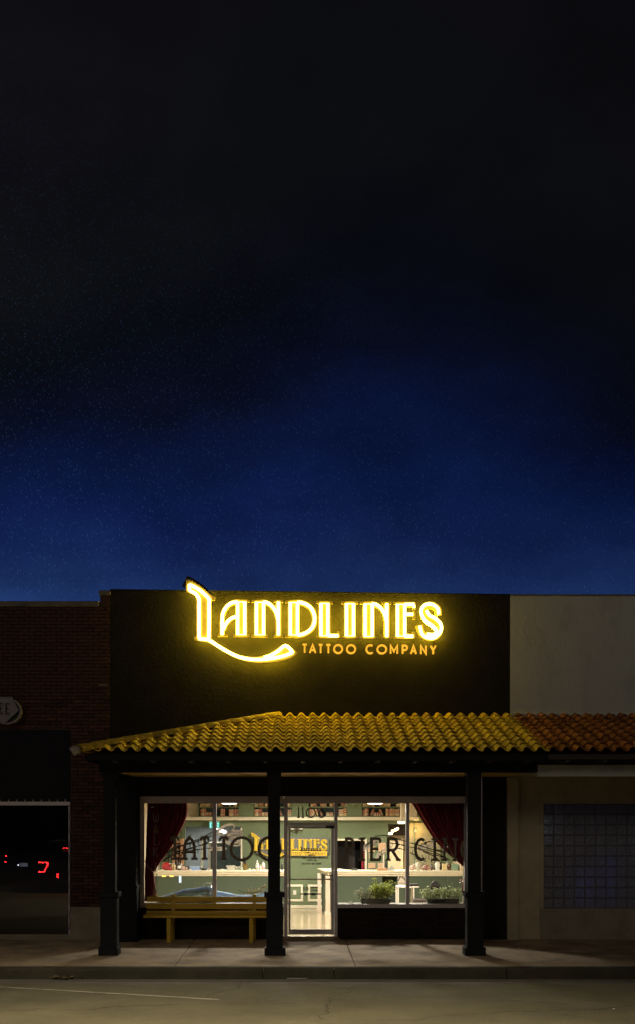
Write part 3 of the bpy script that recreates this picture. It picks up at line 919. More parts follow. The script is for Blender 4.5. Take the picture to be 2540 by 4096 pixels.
G['E'] = dict(f=Bq, plate=[([(978, 295), (978, 690)], 108), ([(905, 307), (1138, 307)], 26), ([(900, 680), (1133, 680)], 26), ([(978, 330), (1130, 330)], 40), ([(1122, 297), (1122, 372)], 32),
              ([(1030, 425), (1125, 425)], 36), ([(1124, 385), (1124, 480)], 30), ([(978, 655), (1120, 655)], 40), ([(1118, 615), (1118, 692)], 30)],
              tubes=[([(942, 322), (1020, 322), (1020, 665), (942, 665)], True), ([(1018, 322), (1118, 322), (1118, 358)], False), ([(1020, 428), (1110, 428)], False), ([(1018, 665), (1112, 665)], False)])
G['S'] = dict(f=Bq, plate=[(sp([(1385, 432), (1378, 370), (1318, 328), (1240, 345), (1222, 410), (1262, 475), (1330, 515), (1386, 560), (1396, 610), (1365, 658), (1300, 680), (1230, 660), (1194, 605), (1180, 540)]), 76)],
              tubes=[(sp([(1388, 428), (1375, 362), (1310, 320), (1240, 328), (1198, 378), (1206, 442), (1248, 502), (1312, 546), (1358, 592), (1362, 625), (1325, 650), (1260, 640)]), False),
                     (sp([(1256, 388), (1290, 440), (1350, 472), (1402, 522), (1416, 582), (1390, 642), (1330, 684), (1258, 678), (1206, 640), (1182, 555)]), False)])
ORDER = ['bigL', 'A', 'N1', 'D', 'L', 'I', 'N2', 'E', 'S']
from mathutils.geometry import tessellate_polygon
def poly_prism(mb, pts, y0, y1):
    n = len(pts)
    tris = tessellate_polygon([[Vector((x, 0, z)) for x, z in pts]])
    vs = [(x, y0, z) for x, z in pts] + [(x, y1, z) for x, z in pts]
    fs = [tuple(t) for t in tris] + [tuple(n + i for i in t)[::-1] for t in tris] + [(i, (i + 1) % n, n + (i + 1) % n, n + i) for i in range(n)]
    mb.add(vs, fs)
SIGN = {}
M_face = mat('yellow_letter_face', (.50, .37, .06), .5, nscale=5)
M_tube = emit_mat('lit_yellow_neon', (1.0, .74, .14), 10)
M_halo = emit_mat('added_halo_yellow', (1.0, .74, .03), 80.0)  # for added tubes hidden behind the letters, put in to brighten the wall
for k in ORDER:
    g = G[k]; f_ = g['f']
    pm = B(); dy = 0
    if 'poly' in g:
        poly_prism(pm, [f_(*p) for p in g['poly']], -.02, .045)
    for pts, w_ in g['plate']:
        pm.band([f_(*p) for p in pts], w_ * K27, -.02 - dy, .045 - dy); dy += .0009
    tm = B()
    for pts, cl_ in g['tubes']:
        q = [f_(*p) for p in pts]
        tm.tube([(x, -.045, z) for x, z in q], .030, 6, closed=cl_)
    SIGN[k] = (pm, tm)
co = []
txt = [('T', 1207, 1230), ('A', 1236, 1265), ('T', 1272, 1293), ('T', 1302, 1325), ('O', 1333, 1372), ('O', 1384, 1424), ('C', 1462, 1497), ('O', 1506, 1548), ('M', 1559, 1592), ('P', 1606, 1632),
       ('A', 1640, 1667), ('N', 1680, 1707), ('Y', 1720, 1746)]
def sx(px): return (px - 1255) / SS
def szz(py): return (2480 - py) / SS
def make_sign(loc, scale, plate_m, tube_m, text_m, label, cat, name='sign', parent=None, tube=True, depth=1.0, backing=None):
    root = thing(name, label, cat, loc) if parent is None else parent
    for k in ORDER:
        pm, tm = SIGN[k]
        nm = 'letter_' + k
        me = bpy.data.meshes.new('letter'); me.from_pydata([(x * scale, y * scale * depth, z * scale) for x, y, z in pm.v], [], pm.f); me.materials.append(plate_m)
        if parent is None:
            lt = link('letter', me, root, loc=(0, 0, 0))
        else:
            me.transform(Matrix.Translation(loc)); lt = link('letter', me, root)
        if tube:
            mt = bpy.data.meshes.new('neon_tube'); mt.from_pydata([(x * scale, y * scale, z * scale) for x, y, z in tm.v], [], tm.f); mt.materials.append(tube_m)
            mt.polygons.foreach_set('use_smooth', [True] * len(mt.polygons))
            t = link('neon_tube', mt, lt, loc=(0, 0, 0))
            if tube_m is M_tube:
                hm_ = bpy.data.meshes.new('added_halo_tube'); hq = []
                hb_ = B()
                for pts, cl_ in G[k]['tubes']:
                    q = [G[k]['f'](*p) for p in pts]
                    hb_.tube([(x, .095, z) for x, z in q], .012, 5, closed=cl_)
                hm_.from_pydata(hb_.v, [], hb_.f); hm_.materials.append(M_halo)
                link('added_halo_tube', hm_, lt, loc=(0, 0, 0))
    if text_m is not None:
        for i, (ch, a, b) in enumerate(txt):
            t_, u_ = 2575 + i * .45, 2614 + i * .45
            mb = glyph(B(), ch, sx(a), sx(b), szz(u_), szz(t_), 6.4 / SS, -.03, .03)
            me = bpy.data.meshes.new('small_letter'); me.from_pydata([(x * scale, y * scale * depth, z * scale) for x, y, z in mb.v], [], mb.f); me.materials.append(text_m)
            link('small_letter', me, root, loc=(0, 0, 0))
    return root
sg = make_sign((X_(1255, YS_), YS_, Z_(2480, YS_)), 1.0, M_face, M_tube, emit_mat('lit_orange_letter', (1.0, .46, .035), 1.2),
               'glowing yellow neon shop sign with swooping capital on the black parapet wall', 'neon sign', 'neon_shop_sign')
# standoffs, and a dark backing behind the tall initial
bk = B(); L2 = [A_(*p) for p in Lout[:9]]
bk.band([A_(100, 110), A_(180, 150), A_(270, 215), A_(345, 290), A_(335, 420)], 130 * K27, .052, .06)
bk.build('backing', M_dark, None)
bo = bpy.data.objects['backing'] if 'backing' in bpy.data.objects and bpy.data.objects['backing'].parent is None else None
for o in list(bpy.data.objects):
    if o.name.startswith('backing') and o.parent is None:
        o.parent = sg; o.location = (0, 0, 0)
for (px, py) in ((870, 2500), (1000, 2620), (980, 2470), (1100, 2520), (1230, 2520), (1300, 2520), (1400, 2520), (1530, 2520), (1640, 2520), (1740, 2560), (790, 2430), (1160, 2610)):
    st = B(); st.tube([(sx(px), .04, szz(py)), (sx(px), .235, szz(py))], .012, 6)
    o = st.build('standoff', M_dark, None); o.parent = sg

# ------------------------------------------------------------------ white building on the right
wb = thing('white_stucco_building', 'weathered white stucco building at the right edge with glass block window', 'building', (6, 0, 0))
zt = Z_(2384)
m = B(); m.box(XR + .004, 13, .0, .3, 3.9, zt); m.build('upper_wall', M_white, wb)
m = B(); m.bbox(XR + .006, 13, -.07, -.001, Z_(2866), Z_(2852), .01); m.build('ledge', M_white, wb)
m = B(); m.box(XR + .004, 13, -.02, .32, zt + .001, zt + .03); m.build('parapet_flashing', M_cap, wb)
xw0, zw0, zw1 = X_(2175), Z_(3635), Z_(3215)
m = B()
m.box(X_(2027), X_(2160), .02, .3, -.2, 3.898)
m.box(X_(2160) + .001, 13, .0, .3, zw1 + .001, 3.898)
m.box(X_(2160) + .001, 13, .0, .3, -.2, zw0 - .001)
m.box(X_(2160) + .001, xw0 - .002, .0, .3, zw0, zw1)
m.build('lower_wall', M_tan, wb)
m = B(); m.box(X_(2027), X_(2074, -.08), -.08, .019, -.2, 3.07); m.build('pilaster', M_tan, wb)
m = B(); m.box(XR + .005, 13, .301, 9, 4.7, 4.8); m.build('roof', M_dark, wb)
m = B(); m.box(X_(2160), 13, -.022, -.001, -.1, Z_(3637)); m.build('plinth', M_plaster, wb)
gb = link('glass_block_window', None, wb)
m_gb = bpy.data.materials.new('glass_block'); m_gb.use_nodes = True
nn_, ll_ = m_gb.node_tree.nodes, m_gb.node_tree.links
p = nn_['Principled BSDF']
p.inputs['Base Color'].default_value = (.36, .38, .44, 1); p.inputs['Roughness'].default_value = .25; p.inputs['Transmission Weight'].default_value = .6
g_ = nn_.new('ShaderNodeNewGeometry'); nz = nn_.new('ShaderNodeTexNoise'); nz.inputs['Scale'].default_value = 22; nz.inputs['Detail'].default_value = 5
ll_.new(g_.outputs['Position'], nz.inputs['Vector'])
bp = nn_.new('ShaderNodeBump'); bp.inputs['Strength'].default_value = .9; bp.inputs['Distance'].default_value = .02
ll_.new(nz.outputs['Fac'], bp.inputs['Height']); ll_.new(bp.outputs[0], p.inputs['Normal'])
bs = .1991
gme = MB()
hb = .094
rings = [(hb - .012, .0), (hb - .004, .006), (hb, .016), (hb, .08)]
vs = []
for r_, y_ in rings:
    vs += [(-r_, y_, -r_), (r_, y_, -r_), (r_, y_, r_), (-r_, y_, r_)]
fs = [(0, 1, 2, 3), (15, 14, 13, 12)]
for q in (0, 4, 8):
    for i in range(4):
        j = (i + 1) % 4
        fs.append((q + j, q + i, q + 4 + i, q + 4 + j))
gme.add(vs, fs)
gmesh = gme.mesh('glass_block', m_gb)
for i in range(16):
    for j in range(10):
        link('glass_block', gmesh, gb, loc=(xw0 + bs * (i + .5), .05 + R.uniform(-.001, .001), zw0 + bs * (j + .5)), rot=(0, R.choice([0, PI / 2, PI, -PI / 2]), 0))
gr = B()
M_grout = mat('dark_grout', (.13, .13, .14), .8)
for i in range(17):
    gr.box(xw0 + bs * i - .0055, xw0 + bs * i + .0055, .058, .12, zw0, zw1)
for j in range(11):
    gr.box(xw0, xw0 + bs * 16, .0585, .1195, zw0 + bs * j - .0055, zw0 + bs * j + .0055)
gr.build('grout', M_grout, gb)
B().box(xw0 + bs * 16, 13, .04, .2, zw0, zw1).build('panel', M_tan, gb)
m = B(); m.box(X_(2027), 13, 3.2, 3.3, -.1, 3.9); m.box(12.9, 13, .3, 3.2, -.1, 3.9); m.box(4.26, 4.36, .3, 3.2, -.1, 3.9); m.box(4.2, 13, .3, 3.3, 3.3, 3.4)
m.build('inner_wall', mat('dim_inner_wall', (.2, .2, .22), .8), wb)
# blue lit tube lamps inside behind the blocks
bl = thing('blue_lamp', 'blue glowing tube lamp inside, seen dimly through the glass blocks', 'lamp', (6.2, 1.2, .6))
B().box(5.75, 5.85, 1.2, 1.25, .62, 1.25).build('tube', emit_mat('blue_glow', (.10, .14, 1.0), .30), bl)
B().box(6.25, 6.32, 1.2, 1.25, .62, 1.6).build('tube', MATS['blue_glow'], bl)
B().box(7.1, 7.2, 1.2, 1.25, .62, 1.8).build('tube', MATS['blue_glow'], bl)
B().box(5.6, 7.4, 1.15, 1.3, .55, .619).build('base', M_dark, bl)
ll2 = thing('white_lamp', 'small cold white lamp inside, glinting through the upper left glass blocks', 'lamp', (5.0, 2.6, 2.2))
B().lathe([(.02, 0), (.035, .02), (.035, .05), (.02, .07)], 5.05, 2.0, 2.05).build('bulb', emit_mat('cold_white', (.75, .9, 1.0), 7), ll2)
B().box(5.03, 5.07, 1.98, 2.02, 2.12, 3.29).build('stem', M_dark, ll2)

# ------------------------------------------------------------------ tiled canopies
YE, ZE, ZR = -3.05, 3.375, 4.225
can = thing('tiled_canopy', 'yellow tiled porch canopy on black posts over the shop front', 'canopy', (0, -2.4, 0))
can2 = thing('tiled_canopy', 'terracotta tiled canopy continuing in front of the white building', 'canopy', (5.5, -2.4, 0))
XC0, XB2 = -3.47, 4.15
tw, NC = .2155, 10
sl = Vector((0, -YE, ZR - ZE)); slope_len = sl.length; ang = math.atan2(ZR - ZE, -YE)
ex = slope_len / NC
def tile_mesh(name, m):
    mb = B()
    L_ = ex + .07
    n = 10
    prof = []
    for i in range(n + 1):
        u = i / n
        x = (u - .5) * (tw + .022)
        if u < .62:
            z = math.sin(u / .62 * PI) * .062
        else:
            z = -math.sin((u - .62) / .38 * PI) * .016
        prof.append((x, z))
    th = .014
    vs = []
    for (y, lift) in ((-L_ * .5, .034), (L_ * .5, .0)):
        for x, z in prof: vs.append((x, y, z + lift))
        for x, z in prof: vs.append((x, y, z + lift - th))
    k = n + 1
    fs = []
    for i in range(n):
        fs.append((i, i + 1, 2 * k + i + 1, 2 * k + i))
        fs.append((k + i + 1, k + i, 3 * k + i, 3 * k + i + 1))
        fs.append((i + 1, i, k + i, k + i + 1))
    fs += [(0, 2 * k, 3 * k, k), (n, k + n, 3 * k + n, 2 * k + n)]
    mb.add(vs, fs)
    me = mb.mesh(name, m)
    for i, p_ in enumerate(me.polygons):
        p_.use_smooth = (i % 3 != 2) and i < 3 * n
    es = {tuple(sorted(e.vertices)): e for e in me.edges}
    for i in range(n):
        for q in ((i, i + 1), (k + i, k + i + 1)):
            e = es.get(tuple(sorted(q)))
            if e: e.use_edge_sharp = True
    return me
tm_y, tm_o = tile_mesh('tile', M_tile_y), tile_mesh('tile', M_tile_o)
def place_tile(par, me, x, j, px_):
    t = (j + .5) / NC
    y = YE * (1 - t); z = ZE + (ZR - ZE) * t + .01
    slip = .03 if (par is can and j == 5 and 2.1 < x < 2.7) else 0
    o = link('roof_tile', me, par, loc=(x - par.location.x, y - par.location.y - slip, z + R.uniform(-.003, .003)), rot=(ang, R.uniform(-.012, .012), R.uniform(-.01, .01)))
    return o
cnt = 0
x = XB2 - tw / 2
while x > XC0 - .05:
    for j in range(NC):
        t = (j + .3) / NC
        hip = XC0 + 3.14 * t
        if x > hip - .03:
            place_tile(can, tm_y, x, j, 0); cnt += 1
    x -= tw
x = XB2 + tw / 2
while x < 7.6:
    for j in range(NC):
        place_tile(can2, tm_o, x, j, 0)
    x += tw
# hip tiles
A0, A1 = Vector((XC0 - .02, YE - .05, ZE + .03)), Vector((X_(1112), -.03, ZR + .0))
hd = (A1 - A0); hl = hd.length; hd.normalize(); nh = 15
hm = B()
L_ = hl / nh + .06
vs, fs = [], []
n = 8
for (x_, r_) in ((-L_ / 2, .118), (L_ / 2, .094)):
    for i in range(n + 1):
        a = PI * i / n
        vs.append((x_, math.cos(a) * r_, math.sin(a) * r_ * .8))
    for i in range(n + 1):
        a = PI * i / n
        vs.append((x_, math.cos(a) * (r_ - .014), math.sin(a) * (r_ - .014) * .8))
k = n + 1
for i in range(n):
    fs += [(i + 1, i, 2 * k + i, 2 * k + i + 1), (k + i, k + i + 1, 3 * k + i + 1, 3 * k + i), (i, i + 1, k + i + 1, k + i)]
hmesh = hm.add(vs, fs).mesh('hip_tile', M_tile_y, smooth=True)
rzh = math.atan2(hd.y, hd.x); ryh = -math.asin(hd.z)
for i in range(nh):
    c = A0 + hd * (hl * (i + .5) / nh)
    link('hip_tile', hmesh, can, loc=(c.x, c.y + 2.4, c.z + .01), rot=(0, ryh - .02, rzh))
ec = B(); c = A0 - hd * .05
ec.tube([(c.x - .10, c.y - .02, c.z - .03), (c.x - .06, c.y - .01, c.z), (c.x + .02, c.y + .02, c.z + .01)], .075, 8)
ec.build('hip_end_cap', mat('pale_mortar', (.42, .38, .32), .8), can, smooth=True)
# left slope: tiles facing left
lm = B()
base = tm_y
for a in range(14):
    yy = YE + tw * (a + .5)
    for j in range(NC):
        t = (j + .5) / NC
        lim = YE + 3.05 * ((j + .3) / NC)
        if yy < lim: continue
        M = Matrix.Translation((XC0 + 3.14 * t - .0, yy, ZE + (ZR - ZE) * t + .01)) @ Matrix.Rotation(-PI / 2, 4, 'Z') @ Matrix.Rotation(ang, 4, 'X')
        lm.add([M @ v.co for v in base.vertices], [tuple(p.vertices) for p in base.polygons])
lm.build('side_slope_tiles', M_tile_y, can, smooth=True, kind='stuff')
# decking under the tiles
M_deck = mat('dark_timber', (.035, .026, .018), .7, (.025, .018, .013), 8, stretch=(1, 8, 8))
B().add([(XC0 + .02, YE + .02, ZE - .035), (XB2, YE + .02, ZE - .035), (XB2, 0, ZR - .035), (X_(1112), 0, ZR - .035), (XC0 + .02, 0, ZE - .035)],
        [(0, 1, 2, 3), (0, 3, 4)]).build('deck', M_deck, can)
B().add([(XB2 + .001, YE + .02, ZE - .035), (8.2, YE + .02, ZE - .035), (8.2, 0, ZR - .035), (XB2 + .001, 0, ZR - .035)], [(0, 1, 2, 3)]).build('deck', M_deck, can2)
# fascia, beams, rafters, soffit
B().box(XC0 + .03, XB2 - .001, YE + .03, YE + .06, ZE - .14, ZE - .04).build('fascia', M_navy, can)
B().box(XC0 + .03, XC0 + .06, YE + .061, 0, ZE - .14, ZE - .04).build('fascia', M_navy, can)
B().box(XB2, 8.2, YE + .03, YE + .06, ZE - .12, ZE - .04).build('fascia', M_deck, can2)
ZBm = 3.066
YC = -2.41
B().box(X_(395, YC), X_(2151, YC), YC + .001, YC + .2, ZBm, 3.36).build('beam', M_navy, can)
B().box(X_(412, YC), X_(412, YC) + .2, YC + .201, -.001, ZBm, 3.36).build('side_beam', M_navy, can)
B().box(X_(2151, YC) + .002, 8.2, YC + .001, YC + .2, Z_(3105, YC), Z_(3060, YC)).build('beam', M_white, can2)
B().box(X_(2151, YC) + .002, 8.2, YC + .03, YC + .18, Z_(3060, YC) + .001, 3.36).build('upper_beam', M_deck, can2)
rf = B().box(-.035, .035, YE + .07, YC, ZE - .16, ZE - .05).mesh('rafter_tail', M_deck)
xr = XC0 + .5
while xr < 8:
    pr = can if xr < XB2 else can2
    link('rafter_tail', rf, pr, loc=(xr - pr.location.x, 2.4, 0))
    xr += .62
M_soff = mat('mustard_soffit_boards', (.60, .40, .08), .6, (.50, .33, .06), 6, stretch=(1, 6, 1))
xs_ = X_(412, YC) + .2
k = 0
while xs_ < 4.0:
    x1 = min(xs_ + 1.22, 4.02)
    B().box(xs_ + .003, x1 - .003, YC + .202, -.002, ZBm + .012 + (k % 2) * .003, ZBm + .04).build('soffit_board', M_soff, can)
    xs_ = x1; k += 1
B().box(4.025, 8.2, YC + .202, -.002, ZBm + .012, ZBm + .04).build('soffit', M_tan, can2)
B().box(X_(412, YC), 8.2, -.03, -.001, ZBm + .041, 3.3).build('ledger', M_deck, can2) if False else None
# posts
def post(px0, px1, pedL, pedR, baseL, baseR, ztop, label=None):
    c = link('post', None, can)
    cx = X_((px0 + px1) / 2, YC); hw = (px1 - px0) / 2 / S(YC)
    B().box(cx - hw, cx + hw, YC, YC + .2, Z_(3570, YC), ZBm - .001).build('shaft', M_navy, c)
    px_ = (X_(pedL, YC - .02), X_(pedR, YC - .02))
    zb0 = Z_(3792, YC - .03)
    B().box(*px_, YC - .025, YC + .235, zb0, Z_(3588, YC)).build('pedestal', M_navy, c)
    B().bbox(px_[0] - .035, px_[1] + .035, YC - .055, YC + .27, Z_(3589, YC) + .001, Z_(3568, YC), .008).build('pedestal_cap', M_navy, c)
    B().bbox(X_(baseL, YC - .05), X_(baseR, YC - .05), YC - .06, YC + .27, ZS(YC) - .03, zb0 + .001, .008).build('plinth', M_navy, c)
    B().box(cx - hw - .02, cx + hw + .02, YC - .02, YC + .22, ZBm - .07, ZBm - .002).build('capital', M_navy, c)
post(413, 461, 401, 467, 393, 472, 0)
post(1072, 1120, 1065, 1130, 1058, 1142, 0)
post(1871, 1920, 1869, 1934, 1860, 1944, 0)
dp = B(); dp.tube([(X_(1926, -2.1), -2.12, .8), (X_(1926, -2.1), -2.12, 3.0)], .012, 6)
dp.build('conduit', M_alu, can)

# ------------------------------------------------------------------ bench
bn = thing('bench', 'long mustard yellow slatted bench under the left shop window', 'bench', (X_(840, -.5), -.45, 0))
yb = -.22
bxe = X_(1103, yb)
for (t, u, yy, l) in ((3587, 3607, -.13, 588), (3614, 3636, -.16, 587), (3643, 3661, -.19, 586)):
    B().bbox(X_(l, yy), bxe, yy - .03, yy, Z_(u, yy), Z_(t, yy), .005).build('back_slat', M_mustard, bn)
for i in range(4):
    y0 = -.60 + i * .098
    B().bbox(X_(573, -.6), bxe + .04, y0, y0 + .088, Z_(3672, -.6), Z_(3662, -.6), .006).build('seat_slat', M_mustard, bn)
for (a, b) in ((667, 689), (997, 1014)):
    wL = .07
    xa = X_(a, -.55)
    B().box(xa, xa + wL, -.56, -.49, ZS(-.5), Z_(3672, -.6) - .002).build('leg', M_mustard, bn)
    B().box(xa + .04, xa + .04 + wL, -.235, -.165, ZS(-.2), Z_(3672, -.6) - .002).build('leg', M_mustard, bn)
    M = Matrix()
    B().add([(xa + .05, -.225, .49), (xa + .11, -.225, .49), (xa + .11, -.165, .49), (xa + .05, -.165, .49), (xa + .05, -.128, .86), (xa + .11, -.128, .86), (xa + .11, -.08, .86), (xa + .05, -.08, .86)],
            [(3, 2, 1, 0), (4, 5, 6, 7), (0, 1, 5, 4), (1, 2, 6, 5), (2, 3, 7, 6), (3, 0, 4, 7)]).build('back_support', M_mustard, bn)
    B().box(xa + .005, xa + .065, -.489, -.236, Z_(3672, -.6) - .06, Z_(3672, -.6) - .003).build('rail', M_mustard, bn)

# ------------------------------------------------------------------ interior
XI0, XI1, YI1, ZC = -3.42, 4.02, 7.4, 2.80
def wallbox(name, m, *bs_):
    mb = B()
    for b in bs_: mb.box(*b)
    return struct(name, mb, m)
struct('shop_floor', B().box(XI0, XI1, .13, YI1 + 4, -.1, .012), M_floor)
struct('shop_ceiling', B().box(XI0, XI1, .301, YI1, ZC, ZC + .1), M_ceil)
wallbox('side_wall', M_creamw, (XI0 - .08, XI0, .301, YI1 + .1, 0, ZC))
wallbox('side_wall', M_creamw, (XI1 - .0, XI1 + .08, .301, YI1 + .1, 0, ZC))
yb = YI1
sb = lambda px: X_(px, yb)
zb2 = lambda py: Z_(py, yb)
# back wall with openings: left room (741..967), dark doorway (1352..1460), corridor (1553..1628)
wallbox('back_wall', M_green, (XI0, sb(741), yb, yb + .12, 0, zb2(3308)), (sb(967), sb(1330), yb, yb + .12, 0, zb2(3308)), (sb(1460), sb(1553), yb, yb + .12, 0, zb2(3308)),
        (sb(1330), sb(1460), yb, yb + .12, zb2(3358), zb2(3308)), (sb(1628), XI1, yb, yb + .12, 0, zb2(3308)),
        (XI0, sb(1553), yb + .001, yb + .12, zb2(3308), ZC), (sb(1553), XI1, yb + .001, yb + .12, zb2(3297), ZC), (sb(1330), sb(1345), yb + .0015, yb + .12, 0, zb2(3358)))
# left back room
wallbox('back_room_wall', M_teal, (sb(741) - .6, sb(967) + .3, yb + 2.6, yb + 2.7, 0, 2.3), (sb(741) - .7, sb(741) - .6, yb + .12, yb + 2.6, 0, 2.3), (sb(967) + .3, sb(967) + .4, yb + .12, yb + 2.6, 0, 2.3))
wallbox('back_room_ceiling', M_ceil, (sb(741) - .6, sb(967) + .3, yb + .12, yb + 2.6, 2.12, 2.2))
wallbox('shop_corridor_wall', M_creamw, (sb(1553) - .3, sb(1740), yb + 2.6, yb + 2.7, 0, 2.4), (sb(1553) - .38, sb(1553) - .3, yb + .12, yb + 2.6, 0, 2.4), (sb(1740), sb(1740) + .08, yb + .12, yb + 2.6, 0, 2.4))
wallbox('corridor_header', M_brown, (X_(1545, 9.3), X_(1640, 9.3), 9.3, 9.38, Z_(3342, 9.3), Z_(3290, 9.3)))
wallbox('corridor_ceiling', M_brown, (sb(1553) - .3, sb(1740), yb + .12, yb + 2.6, 2.16, 2.24))
wallbox('dark_room_wall', M_dark, (sb(1330) - .2, sb(1460) + .1, yb + 1.6, yb + 1.7, 0, 2.2), (sb(1330) - .3, sb(1330) - .2, yb + .12, yb + 1.6, 0, 2.2), (sb(1460) + .1, sb(1460) + .15, yb + .12, yb + 1.6, 0, 2.2), (sb(1330) - .2, sb(1460) + .1, yb + .12, yb + 1.6, 2.1, 2.2))
# trims: ledge, opening frames, wainscot boxes, baseboard
def trim(name, x0, x1, z0, z1, y=yb, d=.05, m=M_cream, parent=None, label=None, cat=None):
    return B().bbox(x0, x1, y - d, y - .001, z0, z1, .006).build(name, m, parent, kind=None if parent else 'structure')
lt_ = link('wall_trim', None, None, kind='structure')
trim('ledge_board', sb(738), sb(1672), zb2(3272), zb2(3268), d=.30, parent=lt_)
trim('ledge_fascia', sb(738), sb(1672), zb2(3281), zb2(3272) - .001, d=.26, parent=lt_)
trim('baseboard', sb(975), sb(1330), .012, zb2(3621), d=.03, parent=lt_)
for (a, b) in ((1080, 1212), (1231, 1330)):
    t, u, w_ = 3538, 3606, 9
    trim('moulding', sb(a), sb(b), zb2(t + w_), zb2(t), d=.02, parent=lt_)
    trim('moulding', sb(a), sb(b), zb2(u), zb2(u - w_), d=.02, parent=lt_)
    trim('moulding', sb(a), sb(a + w_), zb2(u - w_) + .001, zb2(t + w_) - .001, d=.02, parent=lt_)
    trim('moulding', sb(b - w_), sb(b), zb2(u - w_) + .001, zb2(t + w_) - .001, d=.02, parent=lt_)
trim('door_casing', sb(1345), sb(1467), zb2(3363), zb2(3355), d=.04, parent=lt_)
trim('door_casing', sb(1459), sb(1467), 0.02, zb2(3363) - .001, d=.04, parent=lt_)
trim('casing', sb(963), sb(969), 0.02, zb2(3310), d=.03, parent=lt_)
trim('casing', sb(705), sb(712), 0.02, zb2(3282), d=.03, parent=lt_)
trim('casing', sb(726), sb(741), 0.02, zb2(3300), d=.03, m=M_green, parent=lt_)
trim('cream_panel', sb(700), sb(795), zb2(3268), ZC, d=.04, m=M_creamw, parent=lt_)
trim('cream_panel', sb(1606), sb(1664), zb2(3268), ZC, d=.22, m=M_creamw, parent=lt_)
ym = yb + 1.3
for (a, b, t, u) in ((803, 813, 3352, 3600), (835, 843, 3370, 3600), (835, 963, 3368, 3375)):
    B().bbox(X_(a, ym), X_(b, ym), ym - .04, ym, Z_(u, ym), Z_(t, ym), .005).build('inner_casing', M_cream, lt_)
B().box(X_(843, ym), X_(963, ym), ym + .001, ym + .04, .02, Z_(3375, ym)).build('inner_door_panel', mat('slate_door', (.12, .18, .19), .6), lt_)
B().box(sb(1330) - .1, sb(1330) + .62, yb + .9, yb + .95, .9, 1.75).build('brown_cabinet', M_brown, lt_)
sw = thing('wall_switch_plate', 'small white wall plate inside the moulding seen through the door', 'wall plate', (sb(1178), yb, zb2(3571)))
B().bbox(sb(1172), sb(1185), yb - .008, yb, zb2(3579), zb2(3561), .002).build('plate', mat('ivory_plastic', (.75, .70, .6), .4), sw)
B().box(sb(1177), sb(1180), yb - .014, yb - .0081, zb2(3572), zb2(3568)).build('toggle', MATS['ivory_plastic'], sw)

# ceiling lamps -------------------------------------------------------
def area(name, loc, size, e, c=(1, .80, .54), rot=(0, 0, 0), parent=None):
    d = bpy.data.lights.new(name, 'AREA'); d.shape = 'DISK'; d.size = size; d.energy = e; d.color = c
    o = bpy.data.objects.new(name, d); col.objects.link(o); o.location = loc; o.rotation_euler = rot
    if parent:
        o.parent = parent; o.location = Vector(loc) - Vector(parent.location)
    return o
M_disc = emit_mat('lamp_disc', (1.0, .86, .60), 6)
def disc_lamp(px, Y, Z, r, e, label, c=(1, .93, .78)):
    e *= 3.6
    x = X_(px, Y)
    t = thing('ceiling_lamp', label, 'ceiling lamp', (x, Y, Z), group='ceiling lamps in the shop')
    B().lathe([(r * .55, .0), (r * .9, .012), (r, .03), (r, .05)], x, Y, Z, 20).build('diffuser', M_disc, t, smooth=False)
    B().lathe([(r * 1.06, .051), (r * 1.06, .075)], x, Y, Z, 20).build('rim', M_cream, t)
    B().lathe([(.03, .076), (.03, max(.08, ZC - Z - .002))], x, Y, Z, 10).build('stem', M_cream, t) if ZC - Z > .09 and Y < YI1 else None
    area('lamp_light', (x, Y, Z - .01), r * 2, e, c, parent=t)
    return t
disc_lamp(917, 2.4, 2.588, .17, 52, 'round ceiling lamp showing at the top of the left window')
disc_lamp(1500, 2.4, 2.588, .17, 60, 'round ceiling lamp showing at the top edge of the right window')
disc_lamp(1210, 5.2, 2.73, .17, 46, 'round ceiling lamp in the middle of the shop, hidden above the door head')
disc_lamp(1605, 6.2, Z_(3295, 6.2), .09, 8, 'small round lamp high beside the right mullion, above the pendant globes')
disc_lamp(1559, 8.2, Z_(3339, 8.2), .075, 5, 'small round lamp at the corridor opening, above the letter R')
pn = thing('pendant_lamp', 'cluster of glowing warm globe bulbs hanging in the corridor opening', 'pendant lamp', (X_(1580, 8.6), 8.6, Z_(3320, 8.6)))
for (a, b, r_) in ((1570, 3325, .055), (1582, 3319, .055), (1590, 3315, .05)):
    r_ *= .72
    B().lathe([(r_ * .3, -r_ * .95), (r_ * .8, -r_ * .6), (r_, 0), (r_ * .8, r_ * .6), (r_ * .3, r_ * .95)], X_(a, 8.6), 8.6, Z_(b, 8.6), 12).build('globe', emit_mat('warm_globe', (1, .72, .34), 9), pn, smooth=True)
B().box(X_(1580, 8.6) - .01, X_(1580, 8.6) + .01, 8.59, 8.61, Z_(3312, 8.6), 2.16).build('stem', M_dark, pn)
sc_ = thing('wall_sconce', 'small warm wall lamp glowing on the cream wall beside the right curtain', 'wall lamp', (X_(1662, 7.3), 7.3, Z_(3325, 7.3)))
B().lathe([(.01, 0), (.028, .02), (.028, .07), (.01, .09)], X_(1662, 7.25), 7.25, Z_(3330, 7.25), 10).build('bulb', emit_mat('amber_bulb', (1, .62, .22), 1.6), sc_)
B().box(X_(1662, 7.25) - .01, X_(1662, 7.25) + .01, 7.26, 7.35, Z_(3322, 7.25), Z_(3320, 7.25)).build('arm', M_brown, sc_)
pt = bpy.data.lights.new('sconce_light', 'POINT'); pt.energy = 9; pt.color = (1, .6, .2); pt.shadow_soft_size = .05
po = bpy.data.objects.new('sconce_light', pt); col.objects.link(po); po.parent = sc_; po.location = (0, -.15, .02)
